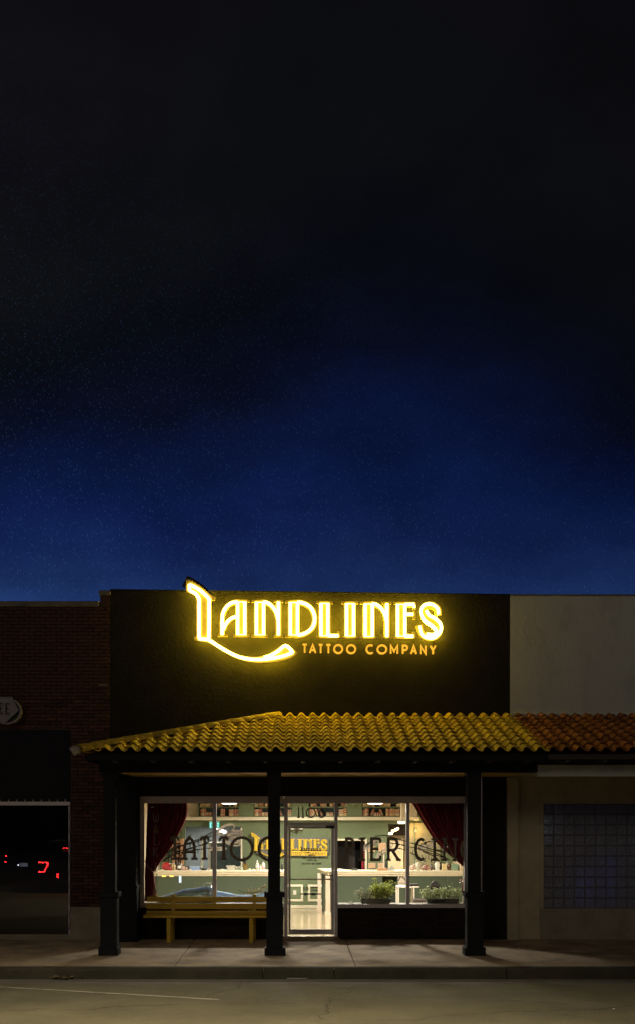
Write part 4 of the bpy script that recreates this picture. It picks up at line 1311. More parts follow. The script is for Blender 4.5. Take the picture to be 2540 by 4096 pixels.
wallbox('warm_wall', mat('olive_beige_wall', (.30, .27, .15), .6, (.24, .22, .13), 3), (sb(1628), sb(1760), 7.35, 7.399, .02, zb2(3292)))
wallbox('wall_post', M_green, (sb(1655), sb(1659), 7.32, 7.349, .02, zb2(3292)))
# back room light
brl = thing('back_room_lamp', 'bright white bulbs on a bar lighting the back room, seen beside the left mullion', 'lamp', (X_(900, 9), 9.0, Z_(3325, 9)))
for (a, b) in ((866, 3314), (878, 3324), (886, 3325), (897, 3331), (905, 3334)):
    B().lathe([(.008, -.03), (.03, -.015), (.03, .015), (.008, .03)], X_(a, 9), 9.0, Z_(b, 9), 8).build('bulb', emit_mat('white_bulb', (1, .95, .85), 8), brl)
B().tube([(X_(862, 9), 9.05, Z_(3308, 9)), (X_(908, 9), 9.05, Z_(3326, 9))], .01, 5).build('bar', M_alu, brl)
B().box(X_(885, 9) - .01, X_(885, 9) + .01, 9.04, 9.06, Z_(3312, 9), 2.12).build('stem', M_alu, brl)
area('back_room_light', (X_(850, 9), 8.9, 2.08), .5, 50, (1, .96, .9), parent=brl)
cor = area('corridor_light', (X_(1590, 8.6), 8.6, Z_(3345, 8.6)), .3, 26, (1, .78, .48), parent=pn)

# counters ------------------------------------------------------------
yc = 5.15
sc2 = lambda px: X_(px, yc)
ZTp = 1.07
ct1 = thing('counter', 'green panelled counter with cream top behind the left window', 'counter', (-1.9, yc, 0))
xa, xb_ = XI0 + .01, sc2(1146)
def counter_front(parent, x0, x1):
    B().box(x0, x1, yc + .12, yc + .55, .013, .94).build('body', M_dgreen, parent)
def counter_top(parent, x0, x1, y0=yc, y1=yc + .62):
    B().bbox(x0, x1, y0, y1, ZTp - .03, ZTp, .006).build('top', M_cream, parent)
    B().bbox(x0 + .02, x1 - .02, y0 + .03, y1 - .03, ZTp - .085, ZTp - .031, .008).build('cornice', M_cream, parent)
    B().bbox(x0 + .04, x1 - .04, y0 + .07, y1 - .05, ZTp - .13, ZTp - .086, .006).build('bead', M_cream, parent)
counter_front(ct1, xa, xb_); counter_top(ct1, xa, xb_)
ct2 = thing('counter', 'green panelled counter with cream top right of the door, with a dark kneehole', 'counter', (2.2, yc, 0))
counter_front(ct2, sc2(1322), sc2(1530)); counter_front(ct2, sc2(1590), XI1 - .08)
counter_top(ct2, sc2(1322) - .01, XI1 - .06)
B().box(sc2(1530) + .001, sc2(1590) - .001, yc + .4, yc + .5, .013, .93).build('kneehole_back', mat('black_green', (.02, .035, .02), .7), ct2)
B().box(XI1 - .079, XI1 - .03, yc + .05, yc + .5, .013, .95).build('end_post', M_cream, ct2)
# return along the passage
rx0, rx1, ry1 = sc2(1322), X_(1284, 6.6), 6.6
B().add([(rx0, yc + .15, .013), (rx1 + .02, ry1, .013), (rx1 + .3, ry1, .013), (rx0 + .3, yc + .15, .013), (rx0, yc + .15, .94), (rx1 + .02, ry1, .94), (rx1 + .3, ry1, .94), (rx0 + .3, yc + .15, .94)],
        [(0, 1, 2, 3), (7, 6, 5, 4), (0, 4, 5, 1), (1, 5, 6, 2), (2, 6, 7, 3), (3, 7, 4, 0)]).build('return_panel', M_dgreen, ct2)
B().add([(rx0 - .10, yc + .01, ZTp - .03), (rx1 - .09, ry1 + .05, ZTp - .03), (rx1 + .4, ry1 + .05, ZTp - .03), (rx0 + .4, yc + .63, ZTp - .03), (rx0 - .10, yc + .01, ZTp - .001), (rx1 - .09, ry1 + .05, ZTp - .001), (rx1 + .4, ry1 + .05, ZTp - .001), (rx0 + .4, yc + .63, ZTp - .001)],
        [(0, 1, 2, 3), (7, 6, 5, 4), (0, 4, 5, 1), (1, 5, 6, 2), (2, 6, 7, 3), (3, 7, 4, 0)]).build('return_top', M_cream, ct2)
B().add([(rx0 - .06, yc + .06, ZTp - .11), (rx1 - .05, ry1 + .02, ZTp - .11), (rx1 + .3, ry1, ZTp - .11), (rx0 + .3, yc + .6, ZTp - .11), (rx0 - .06, yc + .06, ZTp - .031), (rx1 - .05, ry1 + .02, ZTp - .031), (rx1 + .3, ry1, ZTp - .031), (rx0 + .3, yc + .6, ZTp - .031)],
        [(0, 1, 2, 3), (7, 6, 5, 4), (0, 4, 5, 1), (1, 5, 6, 2), (2, 6, 7, 3), (3, 7, 4, 0)]).build('return_cornice', M_cream, ct2)
M_pinkc = mat('pale_post', (.72, .58, .46), .5)
for (a, Y, w_) in ((1311, 5.28, .105), (1277, 6.5, .085)):
    x = X_(a, Y)
    B().box(x - w_ / 2, x + w_ / 2, Y - .08, Y + .02, .10, .945).build('post', M_pinkc, ct2)
    B().box(x - w_ / 2 - .015, x + w_ / 2 + .015, Y - .10, Y + .02, .013, .099).build('post_base', M_pinkc, ct2)

# bookcase and books --------------------------------------------------
bc = thing('bookcase', 'long green bookcase of four bays built on the cream wall ledge', 'bookcase', (0, yb, zb2(3268)))
yf = yb - .20
bays = [(798, 956), (1016, 1166), (1234, 1387), (1447, 1604)]
z0b = zb2(3268) + .001
M_gback = mat('dark_case_back', (.022, .035, .030), .8)
for (a, b) in bays:
    B().box(sb(a), sb(b), yb - .03, yb - .002, z0b, ZC - .01).build('back_board', M_gback, bc)
    B().bbox(sb(a), sb(b), yf, yb - .031, zb2(3232), zb2(3227), .003).build('shelf', M_green, bc)
    B().bbox(sb(a), sb(b), yf, yb - .031, z0b, z0b + .022, .003).build('shelf', M_green, bc)
prev = 795
for (a, b) in bays + [(1607, 1608)]:
    if prev == 795:
        B().bbox(sb(792), sb(798) - .001, yf - .01, yb - .002, z0b, ZC - .01, .003).build('side_panel', M_green, bc)
    else:
        B().bbox(sb(prev) + .001, sb(a) - .001, yf - .01, yb - .002, z0b, ZC - .01, .003).build('stile_panel', M_green, bc)
        if a - prev > 20:
            B().bbox(sb(prev + 8), sb(a - 8), yf - .018, yf - .011, zb2(3261), zb2(3258), .003).build('panel_bead', M_green, bc)
    prev = b
bk_mesh = {}
def book_obj(px0, w_, h_, shelf, tilt, bay, idx, lying=False):
    ci = R.choice([0, 0, 1, 2]); cname = ['tan', 'brown', 'cream'][ci]
    key = (round(w_, 3), round(h_, 2), ci)
    if key not in bk_mesh:
        b_ = B(); b_.bbox(-w_ / 2, w_ / 2, 0, .13, 0, h_, .004)
        lb = B(); lb.box(-w_ / 2 + .002, w_ / 2 - .002, -.0015, .0, h_ * .62, h_ * .78)
        lb2 = B(); lb2.box(-w_ / 2 + .002, w_ / 2 - .002, -.0015, .0, h_ * .40, h_ * .50)
        lb2.box(-w_ / 2 + .001, w_ / 2 - .001, -.0012, .0, h_ * .1, h_ * .13); lb2.box(-w_ / 2 + .001, w_ / 2 - .001, -.0012, .0, h_ * .88, h_ * .91)
        bk_mesh[key] = (b_.mesh('book', M_book[ci]), lb.mesh('spine_label', M_bred), lb2.mesh('spine_band', M_bblk))
    a, b, c = bk_mesh[key]
    zs = z0b + .0225 if shelf == 'lower' else zb2(3227) + .001
    if idx >= 0:
        ords = ['first', 'second', 'third', 'fourth', 'fifth', 'sixth', 'seventh', 'eighth', 'ninth', 'tenth', 'eleventh', 'twelfth', 'thirteenth', 'fourteenth', 'fifteenth', 'sixteenth', 'seventeenth', 'eighteenth']
        pose = 'lying flat' if lying else ('leaning' if abs(tilt) > .1 else 'upright')
        bn_ = ['far left', 'second', 'third', 'far right'][bay]
        lab = f'{cname} law book {pose}, {ords[idx]} from left on {shelf} shelf, {bn_} bookcase bay'
    o = link('book', a, None, loc=(sb(px0) , yf + .015 + R.uniform(0, .02), zs), label=lab, cat='book', group='law books in the high bookcase', rot=(0, tilt, 0))
    if lying:
        o.rotation_euler = (0, PI / 2, 0); o.location.z = zs + w_ / 2 + lying * w_ - w_
    elif abs(tilt) > .1:
        o.location.z += abs(math.sin(tilt)) * w_ / 2
    for (nm, me) in (('spine_label', b), ('spine_band', c)):
        link(nm, me, o, loc=(0, 0, 0))
s_b = S(yb)
plan = {
 (0, 'lower'): [(803, 822, 'u'), (826, 848, 'l'), (884, 902, 'u'), (917, 953, 'u')], (0, 'upper'): [(802, 840, 'u'), (846, 856, 'u'), (866, 893, 'u'), (917, 925, 'u'), (934, 953, 'u')],
 (1, 'lower'): [(1018, 1046, 'u'), (1049, 1072, 'l'), (1122, 1132, '/'), (1140, 1163, 'u')], (1, 'upper'): [(1018, 1030, 'u'), (1036, 1054, 'l'), (1060, 1076, 'u'), (1140, 1160, 'u')],
 (2, 'lower'): [(1238, 1262, 'u'), (1270, 1276, '/'), (1286, 1290, '/'), (1304, 1332, 'l'), (1354, 1384, 'u')], (2, 'upper'): [(1242, 1270, 'u'), (1280, 1302, 'u'), (1318, 1340, 'u'), (1364, 1384, 'u')],
 (3, 'lower'): [(1449, 1470, 'u'), (1480, 1484, '\\'), (1492, 1520, 'l'), (1526, 1530, '/'), (1541, 1596, 'u')], (3, 'upper'): [(1449, 1492, 'u'), (1518, 1562, 'u'), (1582, 1598, 'u')]}
for (bay, sh), segs in plan.items():
    idx = 0
    for (a, b, kd) in segs:
        if kd == 'u':
            x = a
            while x < b - 3:
                wp = R.choice([7.5, 8.2, 9.0])
                h_ = R.uniform(.158, .19) if sh == 'lower' else R.uniform(.155, .2)
                book_obj(x + wp / 2, (wp - .8) / s_b, h_, sh, R.uniform(-.015, .015), bay, idx); idx += 1
                x += wp
        elif kd == 'l':
            h_ = (b - a) / s_b * .98
            for q in (1, 2):
                book_obj(a, .045, h_, sh, 0, bay, idx, lying=q); idx += 1
        else:
            book_obj((a + b) / 2, .048, .172, sh, -.42 if kd == '/' else .42, bay, idx); idx += 1

# exit sign
exs = thing('exit_sign', 'green lit exit sign high on the back wall, half behind the left mullion', 'exit sign', (X_(857, 7.2), 7.2, Z_(3301, 7.2)))
B().bbox(X_(837, 7.2), X_(878, 7.2), 7.2, 7.26, Z_(3313, 7.2), Z_(3287, 7.2), .004).build('box', emit_mat('exit_face', (.04, .42, .26), 1.0), exs)
B().bbox(X_(836, 7.2), X_(879, 7.2), 7.19, 7.27, Z_(3287, 7.2) + .001, Z_(3284, 7.2), .002).build('cap', M_cream, exs)
for i, ch in enumerate('EXIT'):
    glyph(B(), ch, X_(840 + i * 9.4, 7.19), X_(840 + i * 9.4 + 7.6, 7.19), Z_(3310, 7.19), Z_(3291, 7.19), 2.6 / S(7.19), 7.185, 7.199).build('letter', emit_mat('exit_letter', (.45, 1.0, .95), 1.7), exs)
B().box(X_(857, 7.2) - .02, X_(857, 7.2) + .02, 7.27, yb - .001, Z_(3305, 7.2), Z_(3295, 7.2)).build('bracket', M_cream, exs)
# interior neon sign
si = .298 * SS / S(7.25)
M_if = mat('yellow_acrylic', (.72, .46, .03), .4, emit=(1, .62, .05), estr=.16)
isg = make_sign((X_(1156.5, 7.3), 7.28, Z_(3378, 7.3)), si, M_if, emit_mat('dim_yellow_tube', (1, .66, .06), .75), mat('yellow_small_letter', (.25, .17, .02), .5), 'yellow neon sign copy mounted on the green back wall inside the shop', 'wall sign', 'wall_sign')
bk = B()
ab = .060
P_ = lambda px, py: ((px - 1255) / SS * si, (2480 - py) / SS * si)
bk.band([P_(770, 2350), P_(860, 2430), P_(860, 2560), P_(1010, 2640)], 100 / SS * si, .03, .05)
bk.band([P_(880, 2480), P_(1790, 2490)], 210 / SS * si, .031, .051)
bk.band([P_(1180, 2590), P_(1770, 2600)], 90 / SS * si, .032, .052)
o = bk.build('backing', mat('grey_acrylic', (.12, .12, .105), .5), None); o.parent = isg
bk = B(); bk.band([P_(1190, 2595), P_(1765, 2602)], 62 / SS * si, .02, .03)
o = bk.build('name_plate', M_if, None); o.parent = isg
# small logo on the door
make_sign((X_(1242.5, yt), yt - .003, Z_(3399, yt)), .0825, M_decal, None, None, '', '', parent=dr, tube=False, depth=.03)

# left opening: wooden cabinets / picture frames ----------------------
M_wood = mat('orange_wood', (.46, .24, .11), .5, (.36, .18, .08), 8, stretch=(6, 6, 1))
def picture(a, b, t, u, label, m=None, Y=yb):
    t_ = thing('picture_frame', label, 'picture', (X_((a + b) / 2, Y), Y, Z_(u, Y)), group='framed prints on the green wall')
    x0, x1, z0, z1 = X_(a, Y), X_(b, Y), Z_(u, Y), Z_(t, Y)
    B().bbox(x0, x1, Y - .02, Y - .001, z0, z1, .004).build('frame', mat('pale_wood_frame', (.60, .42, .28), .5), t_)
    B().box(x0 + .015, x1 - .015, Y - .023, Y - .0201, z0 + .015, z1 - .015).build('print', m or mat('buff_print', (.58, .38, .22), .8, (.40, .24, .14), 40, thr=(.5, .6)), t_)
picture(1472, 1501, 3386, 3408, 'small tan print at upper left of the group right of the dark doorway')
picture(1513, 1543, 3371, 3408, 'tall tan print hanging highest beside the letter R')
picture(1475, 1488, 3413, 3434, 'tiny narrow dark print in the middle of the group', mat('dark_print', (.16, .14, .12), .7, (.5, .45, .4), 50, thr=(.5, .55)))
picture(1472, 1502, 3452, 3474, 'square tan print low on the left just above the counter')
picture(1511, 1536, 3452, 3470, 'square tan print low on the right just above the counter')
cdr = thing('corridor_door', 'cream louvred door at the back of the corridor opening', 'door', (X_(1582, 9.5), 9.5, 0))
B().bbox(X_(1558, 9.5), X_(1606, 9.5), 9.5, 9.55, .013, Z_(3362, 9.5), .005).build('leaf', M_cream, cdr)
for i in range(9):
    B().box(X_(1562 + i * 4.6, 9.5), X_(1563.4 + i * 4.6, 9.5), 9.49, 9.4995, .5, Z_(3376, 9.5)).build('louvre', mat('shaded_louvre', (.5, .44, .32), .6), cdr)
B().bbox(X_(1552, 9.5), X_(1558, 9.5) - .001, 9.47, 9.52, .013, Z_(3355, 9.5), .004).build('casing', M_cream, cdr)
B().bbox(X_(1606, 9.5) + .001, X_(1612, 9.5), 9.47, 9.52, .013, Z_(3355, 9.5), .004).build('casing', M_cream, cdr)
cab = thing('wooden_shelf_unit', 'orange brown wooden shelf unit standing left of the back room opening', 'shelf unit', (X_(712, 6.6), 6.6, 0))
for (a, b) in ((690, 701), (722, 732)):
    B().box(X_(a, 6.6), X_(b, 6.6), 6.6, 6.9, .013, Z_(3355, 6.6)).build('side', M_wood, cab)
for z_ in (.5, .95, 1.35, 1.7):
    B().box(X_(701, 6.6) + .001, X_(722, 6.6) - .001, 6.61, 6.9, z_, z_ + .03).build('shelf', M_wood, cab)
B().box(X_(701, 6.6), X_(722, 6.6), 6.88, 6.9, .02, 1.75).build('back', M_creamw, cab)
rdp = thing('red_pennant', 'narrow red cloth hanging in the dark doorway behind the counter', 'pennant', (X_(1452, 7.3), 7.3, 1.1))
B().box(X_(1446, 7.45), X_(1457, 7.45), 7.45, 7.46, Z_(3480, 7.45), Z_(3402, 7.45)).build('cloth', M_velvet, rdp)
B().tube([(X_(1444, 7.45), 7.455, Z_(3401, 7.45)), (X_(1459, 7.45), 7.455, Z_(3401, 7.45))], .008, 5).build('rod', M_dark, rdp)
YL = 7.25
xx = X_(1187, YL); zz0 = Z_(3327, YL)
lf = thing('wall_light_fitting', 'brown two armed wall light above the inside sign, seen just below the door head', 'wall light', (xx, YL, zz0))
B().lathe([(.01, 0), (.035, .015), (.05, .05), (.03, .075)], xx, YL, zz0, 10).build('body', M_brown, lf)
B().box(xx - .015, xx + .015, YL, YI1 - .001, zz0 + .03, zz0 + .06).build('bracket', M_brown, lf)
for s_ in (-1, 1):
    B().tube([(xx, YL, zz0 + .05), (xx + s_ * .07, YL, zz0 + .025), (xx + s_ * .12, YL, zz0 + .05)], .009, 5).build('arm', M_brown, lf)
    B().lathe([(.02, 0), (.05, .02), (.055, .045), (.03, .06)], xx + s_ * .115, YL, zz0 + .055, 10).build('shade', mat('frosted_shade', (.8, .75, .65), .4, emit=(1, .85, .6), estr=.45), lf)

# curtains ------------------------------------------------------------
def curtain(name, rows, yc_, nf, label, side):
    t = thing(name, label, 'curtain', (X_(rows[0][1], yc_), yc_, Z_(rows[-1][0], yc_)), group='tied back red curtains')
    nu = 72
    vs, fs = [], []
    P = []
    for i in range(len(rows) - 1):
        for k in range(4):
            q = k / 4
            P.append(tuple(rows[i][j] * (1 - q) + rows[i + 1][j] * q for j in range(3)))
    P.append(rows[-1])
    for r_, (y_, a, b) in enumerate(P):
        for u in range(nu + 1):
            uu = u / nu
            e = uu ** (1.15 if side > 0 else .87)
            px_ = a + (b - a) * e
            amp = .010 + .022 * min(1, (abs(b - a) / 160))
            w_ = math.sin(uu * nf * 2 * PI + .6 * math.sin(r_ * .25)) * amp + math.sin(uu * nf * .43 * 2 * PI + 1 + r_ * .05) * amp * .7
            vs.append((X_(px_, yc_), yc_ + w_, Z_(y_, yc_)))
    for r_ in range(len(P) - 1):
        for u in range(nu):
            q = r_ * (nu + 1) + u
            fs.append((q, q + 1, q + nu + 2, q + nu + 1))
    o = B().add(vs, fs).build('cloth', M_velvet, t, smooth=True)
    md = o.modifiers.new('thickness', 'SOLIDIFY'); md.thickness = .004
    return t
YCu = .26
c1 = curtain('curtain', [(3200, 588, 746), (3235, 588, 750), (3260, 587, 748), (3290, 586, 738), (3330, 585, 718), (3370, 584, 697), (3410, 583, 669), (3450, 581, 640), (3490, 579, 614), (3530, 579, 618), (3570, 579, 624), (3606, 578, 630)],
             YCu, 11, 'dark red curtain drawn to the left side of the left window', 1)
c2 = curtain('curtain', [(3200, 1640, 1908), (3240, 1664, 1908), (3280, 1688, 1906), (3320, 1712, 1905), (3360, 1738, 1905), (3400, 1774, 1904), (3440, 1822, 1902), (3470, 1858, 1900), (3500, 1855, 1896), (3550, 1849, 1892), (3570, 1847, 1890)],
             YCu, 13, 'dark red curtain drawn to the right side of the right window', -1)
B().tube([(X_(560, .3), .32, Z_(3415, .3)), (X_(590, .24), .21, Z_(3462, .2)), (X_(612, .2), .2, Z_(3489, .2)), (X_(618, .2), .24, Z_(3494, .2))], .006, 6).build('tieback_cord', mat('beige_cord', (.5, .42, .3), .7), c1)
for c_, a, b in ((c1, 575, 760), (c2, 1635, 1905)):
    B().tube([(X_(a, YCu), YCu, Z_(3196, YCu)), (X_(b, YCu), YCu, Z_(3196, YCu))], .012, 8).build('rod', M_brown, c_)
tag = thing('paper_tag', 'small white tag pinned near the top of the left curtain', 'tag', (X_(610, .2), .2, Z_(3229, .2)))
B().box(X_(604, .2), X_(615, .2), .205, .208, Z_(3232, .2), Z_(3226, .2)).build('card', mat('white_card', (.85, .8, .75), .6), tag)
B().box(X_(609, .2), X_(610, .2), .206, .209, Z_(3226, .2) + .0005, Z_(3223, .2)).build('pin', M_alu, tag)

# window ledges -------------------------------------------------------
M_ledge = mat('grey_painted_ledge', (.20, .20, .17), .6)
struct('window_ledge', B().box(XG0 + .05, X_(1130), .145, .55, .60, Z_(3613) - .01), M_ledge)
struct('window_ledge', B().box(X_(1356), XG1 + .1, .145, .55, .60, Z_(3617) - .01), M_ledge)
ZL = Z_(3613) - .01
ZL2 = Z_(3617) - .01
def leafy(name, x0, x1, y0, y1, z0, ztop, nst, nl, lsz, m, parent, seed, profile=None):
    r_ = random.Random(seed)
    lf_, st_ = B(), B()
    for i in range(nst):
        u = (i + r_.random()) / nst
        bx = x0 + (x1 - x0) * (.15 + .7 * u); by = r_.uniform(y0, y1)
        h = (profile(u) if profile else 1) * (ztop - z0) * r_.uniform(.7, 1.0)
        tx = x0 + (x1 - x0) * u + r_.uniform(-.03, .03); ty = by + r_.uniform(-.05, .05)
        pts = [(bx, by, z0), ((bx * .6 + tx * .4), by, z0 + h * .5), (tx, ty, z0 + h)]
        st_.tube(pts, .004, 4, r1=.0015)
        for k in range(nl):
            t = r_.uniform(.15, 1.0)
            c = Vector((bx, by, z0)).lerp(Vector((tx, ty, z0 + h)), t) + Vector((r_.gauss(0, .025), r_.gauss(0, .025), r_.gauss(0, .014)))
            a = r_.uniform(0, 2 * PI); tl = r_.uniform(-.8, .8); s_ = lsz * r_.uniform(.6, 1.3)
            M = Matrix.Translation(c) @ Matrix.Rotation(a, 4, 'Z') @ Matrix.Rotation(tl, 4, 'X') @ Matrix.Rotation(r_.uniform(-.7, .7), 4, 'Y')
            q = [(-.1, 0, 0), (-.45, .4, .08), (-.2, .85, .0), (0, 1, -.05), (.2, .85, 0), (.45, .4, .08), (.1, 0, 0), (0, .45, -.06)]
            vv = [M @ (Vector(p) * s_) for p in q]
            lf_.add(vv, [(0, 7, 1), (1, 7, 2), (2, 7, 3), (3, 7, 4), (4, 7, 5), (5, 7, 6)])
    t = thing(name, parent[0], parent[1], ((x0 + x1) / 2, (y0 + y1) / 2, z0))
    lf_.build('leaves', m, t); st_.build('stems', mat('stem_green', (.12, .16, .05), .6), t)
    return t
def planter(px0, px1, t, label):
    Y = .27
    x0, x1 = X_(px0, Y), X_(px1, Y)
    z0 = ZL2 + .001; z1 = Z_(t, Y)
    p_ = thing('planter', label, 'planter', ((x0 + x1) / 2, Y + .08, z0), group='planter boxes on the window ledge')
    d = .018
    B().add([(x0 + d, Y + .01, z0), (x1 - d, Y + .01, z0), (x1 - d, Y + .16, z0), (x0 + d, Y + .16, z0), (x0, Y, z1), (x1, Y, z1), (x1, Y + .17, z1), (x0, Y + .17, z1)],
            [(3, 2, 1, 0), (0, 1, 5, 4), (1, 2, 6, 5), (2, 3, 7, 6), (3, 0, 4, 7)]).build('box', M_pot, p_)
    B().bbox(x0 - .006, x1 + .006, Y - .008, Y + .178, z1, z1 + .012, .003).build('rim', M_pot, p_)
    B().box(x0 + .01, x1 - .01, Y + .01, Y + .16, z1 + .0121, z1 + .018).build('soil', M_soil, p_)
    return x0, x1, Y, z1 + .018
x0, x1, Y, z1 = planter(1443, 1562, 3598, 'dark planter box behind the middle of the right window, holding bright green bushy plants')
leafy('bushy_plant', x0 + .20, x1 + .06, Y + .02, Y + .15, z1 - .006, Z_(3512, Y), 34, 22, .046, M_plant, ('bright green bushy plant filling the right half of the middle planter', 'plant'), 3, lambda u: .55 + .45 * math.sin(u * 7.5 + .4) ** 2)
leafy('low_plant', x0 - .09, x0 + .26, Y + .02, Y + .15, z1 - .006, Z_(3556, Y), 16, 20, .036, M_plant3, ('low dark plant with pale tipped leaves at the left end of the middle planter', 'plant'), 4)
leafy('yellow_plant', x0 + .25, x0 + .34, Y + .01, Y + .06, z1 - .006, Z_(3550, Y), 4, 22, .026, leaf_mat('yellow_leaf', (.62, .52, .08), (.5, .42, .06)), ('narrow yellow leaved plant among the green ones in the middle planter', 'plant'), 5)
x0, x1, Y, z1 = planter(1708, 1838, 3600, 'dark planter box at the right end of the right window, holding pale trailing plants')
leafy('trailing_plant', x0 - .10, x0 + .30, Y + .02, Y + .15, z1 - .006, Z_(3553, Y), 20, 20, .040, M_plant2, ('pale green trailing plant at the left end of the right planter', 'plant'), 6)
leafy('trailing_plant', x0 + .26, x1 + .06, Y + .02, Y + .15, z1 - .006, Z_(3548, Y), 20, 20, .038, leaf_mat('mid_leaf', (.34, .42, .2), (.42, .46, .28)), ('mid green trailing plant at the curtain end of the right planter', 'plant'), 7)
leafy('tall_sprig', x0 + .32, x0 + .50, Y + .06, Y + .1, z1 - .006, Z_(3535, Y), 3, 18, .022, M_plant2, ('taller thin sprig rising from the right planter', 'plant'), 8)
# left window: dried flowers, green sprig, shapes that imitate reflections
fl = thing('dried_flowers', 'bunch of pale dried flowers lying on the ledge beside the middle post', 'flowers', (X_(1020, .4), .4, ZL))
fm = B(); r_ = random.Random(5)
for i in range(64):
    u = r_.random()
    px = 962 + 100 * u; base_ = 3575 - 30 * max(0, (u - .72)) * 3.2 - (14 if .35 < u < .65 else 5)
    if u < .2: continue
    c = Vector((X_(px, .4), .4 + r_.uniform(-.05, .05), Z_(base_ + r_.uniform(-13, 9), .4)))
    rr = r_.uniform(.010, .021)
    fm.lathe([(rr * .3, -rr), (rr, -rr * .3), (rr, rr * .4), (rr * .4, rr)], c.x, c.y, c.z, 7)
fm.build('blooms', leaf_mat('dried_petal', (.66, .60, .44), (.45, .40, .28), 40), fl)
st = B()
for i in range(9):
    st.tube([(X_(945 + i * 6, .4), .42, Z_(3554 + i * 3, .4)), (X_(975 + i * 5, .4), .4, Z_(3574, .4)), (X_(1010 + i * 6, .4), .4, Z_(3572 - i * 2, .4))], .003, 4)
st.build('stems', MATS['stem_green'], fl)
leafy('potted_sprig', X_(776, .35), X_(806, .35), .33, .37, ZL, Z_(3528, .35), 5, 12, .024, M_plant3, ('small dark green sprig standing on the ledge left of the mullion', 'plant'), 11)
M_reflection = leaf_mat('pale_blue_reflection', (.74, .88, 1.0), (.50, .70, .95), 5, .6)
sh = thing('blue_reflection_shape', 'pale blue bunched shape standing in for reflections low in the left window', 'reflection shape', (X_(850, .4), .4, ZL))  # sheet form added to imitate blue-white reflections in the glass
ridge = [(636, 3588), (690, 3572), (740, 3556), (790, 3549), (845, 3545), (866, 3562), (900, 3568), (950, 3578), (1000, 3579), (1040, 3572), (1066, 3567)]
rc = curve_px(ridge, 5)
vs, fs = [], []
prof = [(.12, 1.0), (.16, .72), (.20, .45), (.24, .25), (.30, .02)]
for i, (px, py) in enumerate(rc):
    zt_ = max(.012, Z_(py, .40) - ZL)
    for k, (dy, hz) in enumerate(((.0, .02), (.05, .55), (.10, .93), (.15, 1.0), (.22, .78), (.30, .05))):
        vs.append((X_(px, .3) + .01 * math.sin(i * 1.7 + k), .20 + dy + .012 * math.sin(i * .9 + k * 2), ZL + .002 + zt_ * hz * (1 + .015 * math.sin(i * 1.1 + k * 1.3))))
n = len(rc)
iL = 21
fl_, fr_ = [], []
for i in range(n - 1):
    for k in range(5):
        (fl_ if i < iL else fr_).append((i * 6 + k, (i + 1) * 6 + k, (i + 1) * 6 + k + 1, i * 6 + k + 1))
for nm_, ff_, mm_ in (('reflection_film', fl_, glass_mat('blue_reflection_film', (.62, .74, .80), 2.0, .15)), ('sheet', fr_, M_reflection)):
    used = sorted({q for f in ff_ for q in f}); ix = {q: j for j, q in enumerate(used)}
    o = B().add([vs[q] for q in used], [tuple(ix[q] for q in f) for f in ff_]).build(nm_, mm_, sh, smooth=True)
    md = o.modifiers.new('thickness', 'SOLIDIFY'); md.thickness = .003
e_ = B()
for j, (dz, rr_) in enumerate(((0, .020), (-.028, .024), (-.05, .014))):
    e_.tube([(vs[i * 6 + 2][0], vs[i * 6 + 2][1] - .02 - .01 * j, max(ZL + .02, vs[i * 6 + 2][2] + dz)) for i in range(iL + 1)], rr_, 7)
e_.build('folded_edge', M_reflection, sh, smooth=True)
gbx = thing('clear_reflection_shape', 'clear crumpled shape standing in for reflections beside the left mullion', 'bag', (X_(825, .35), .35, ZL))  # bag form added beside it, also imitating reflections in the pane
B().add([(X_(808, .3), .26, ZL), (X_(849, .3), .24, ZL), (X_(849, .3), .40, ZL), (X_(806, .3), .38, ZL), (X_(815, .3), .29, Z_(3534, .3)), (X_(830, .3), .27, Z_(3530, .3)), (X_(850, .3), .30, Z_(3531, .3)), (X_(848, .3), .36, Z_(3533, .3)), (X_(818, .3), .35, Z_(3535, .3))],
        [(0, 1, 5), (0, 5, 4), (1, 6, 5), (1, 2, 7), (1, 7, 6), (2, 3, 8, 7), (3, 0, 4, 8), (4, 5, 6, 7, 8)]).build('film', glass_mat('clear_reflection_film', (.80, .84, .84), 3.0, .12), gbx)
for (px, label) in ((655, 'added small amber light standing in for a reflection, the left one of two'), (686, 'added small amber light standing in for a reflection, the right one of two')):  # added glowing lenses imitate yellow reflections in the window
    t = thing('amber_reflection_light', label, 'light', (X_(px, 5.2), 5.2, Z_(3504, 5.2)), group='added amber lights standing in for reflections')
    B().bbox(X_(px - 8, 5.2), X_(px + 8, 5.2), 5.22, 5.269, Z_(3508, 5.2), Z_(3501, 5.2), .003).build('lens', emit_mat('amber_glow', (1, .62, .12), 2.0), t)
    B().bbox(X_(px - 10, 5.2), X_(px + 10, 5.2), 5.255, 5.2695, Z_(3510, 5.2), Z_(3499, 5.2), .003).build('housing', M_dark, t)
wl2 = thing('white_reflection_light', 'added upright cold white light standing in for a reflection left of the mullion', 'light', (X_(719, 5.2), 5.2, Z_(3530, 5.2)))  # added glowing strip imitates a blue-white reflection in the window
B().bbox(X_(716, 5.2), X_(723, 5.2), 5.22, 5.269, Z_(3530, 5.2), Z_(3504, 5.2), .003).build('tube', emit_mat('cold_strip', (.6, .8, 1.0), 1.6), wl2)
B().bbox(X_(714, 5.2), X_(725, 5.2), 5.262, 5.2695, Z_(3533, 5.2), Z_(3501, 5.2), .003).build('housing', M_alu, wl2)

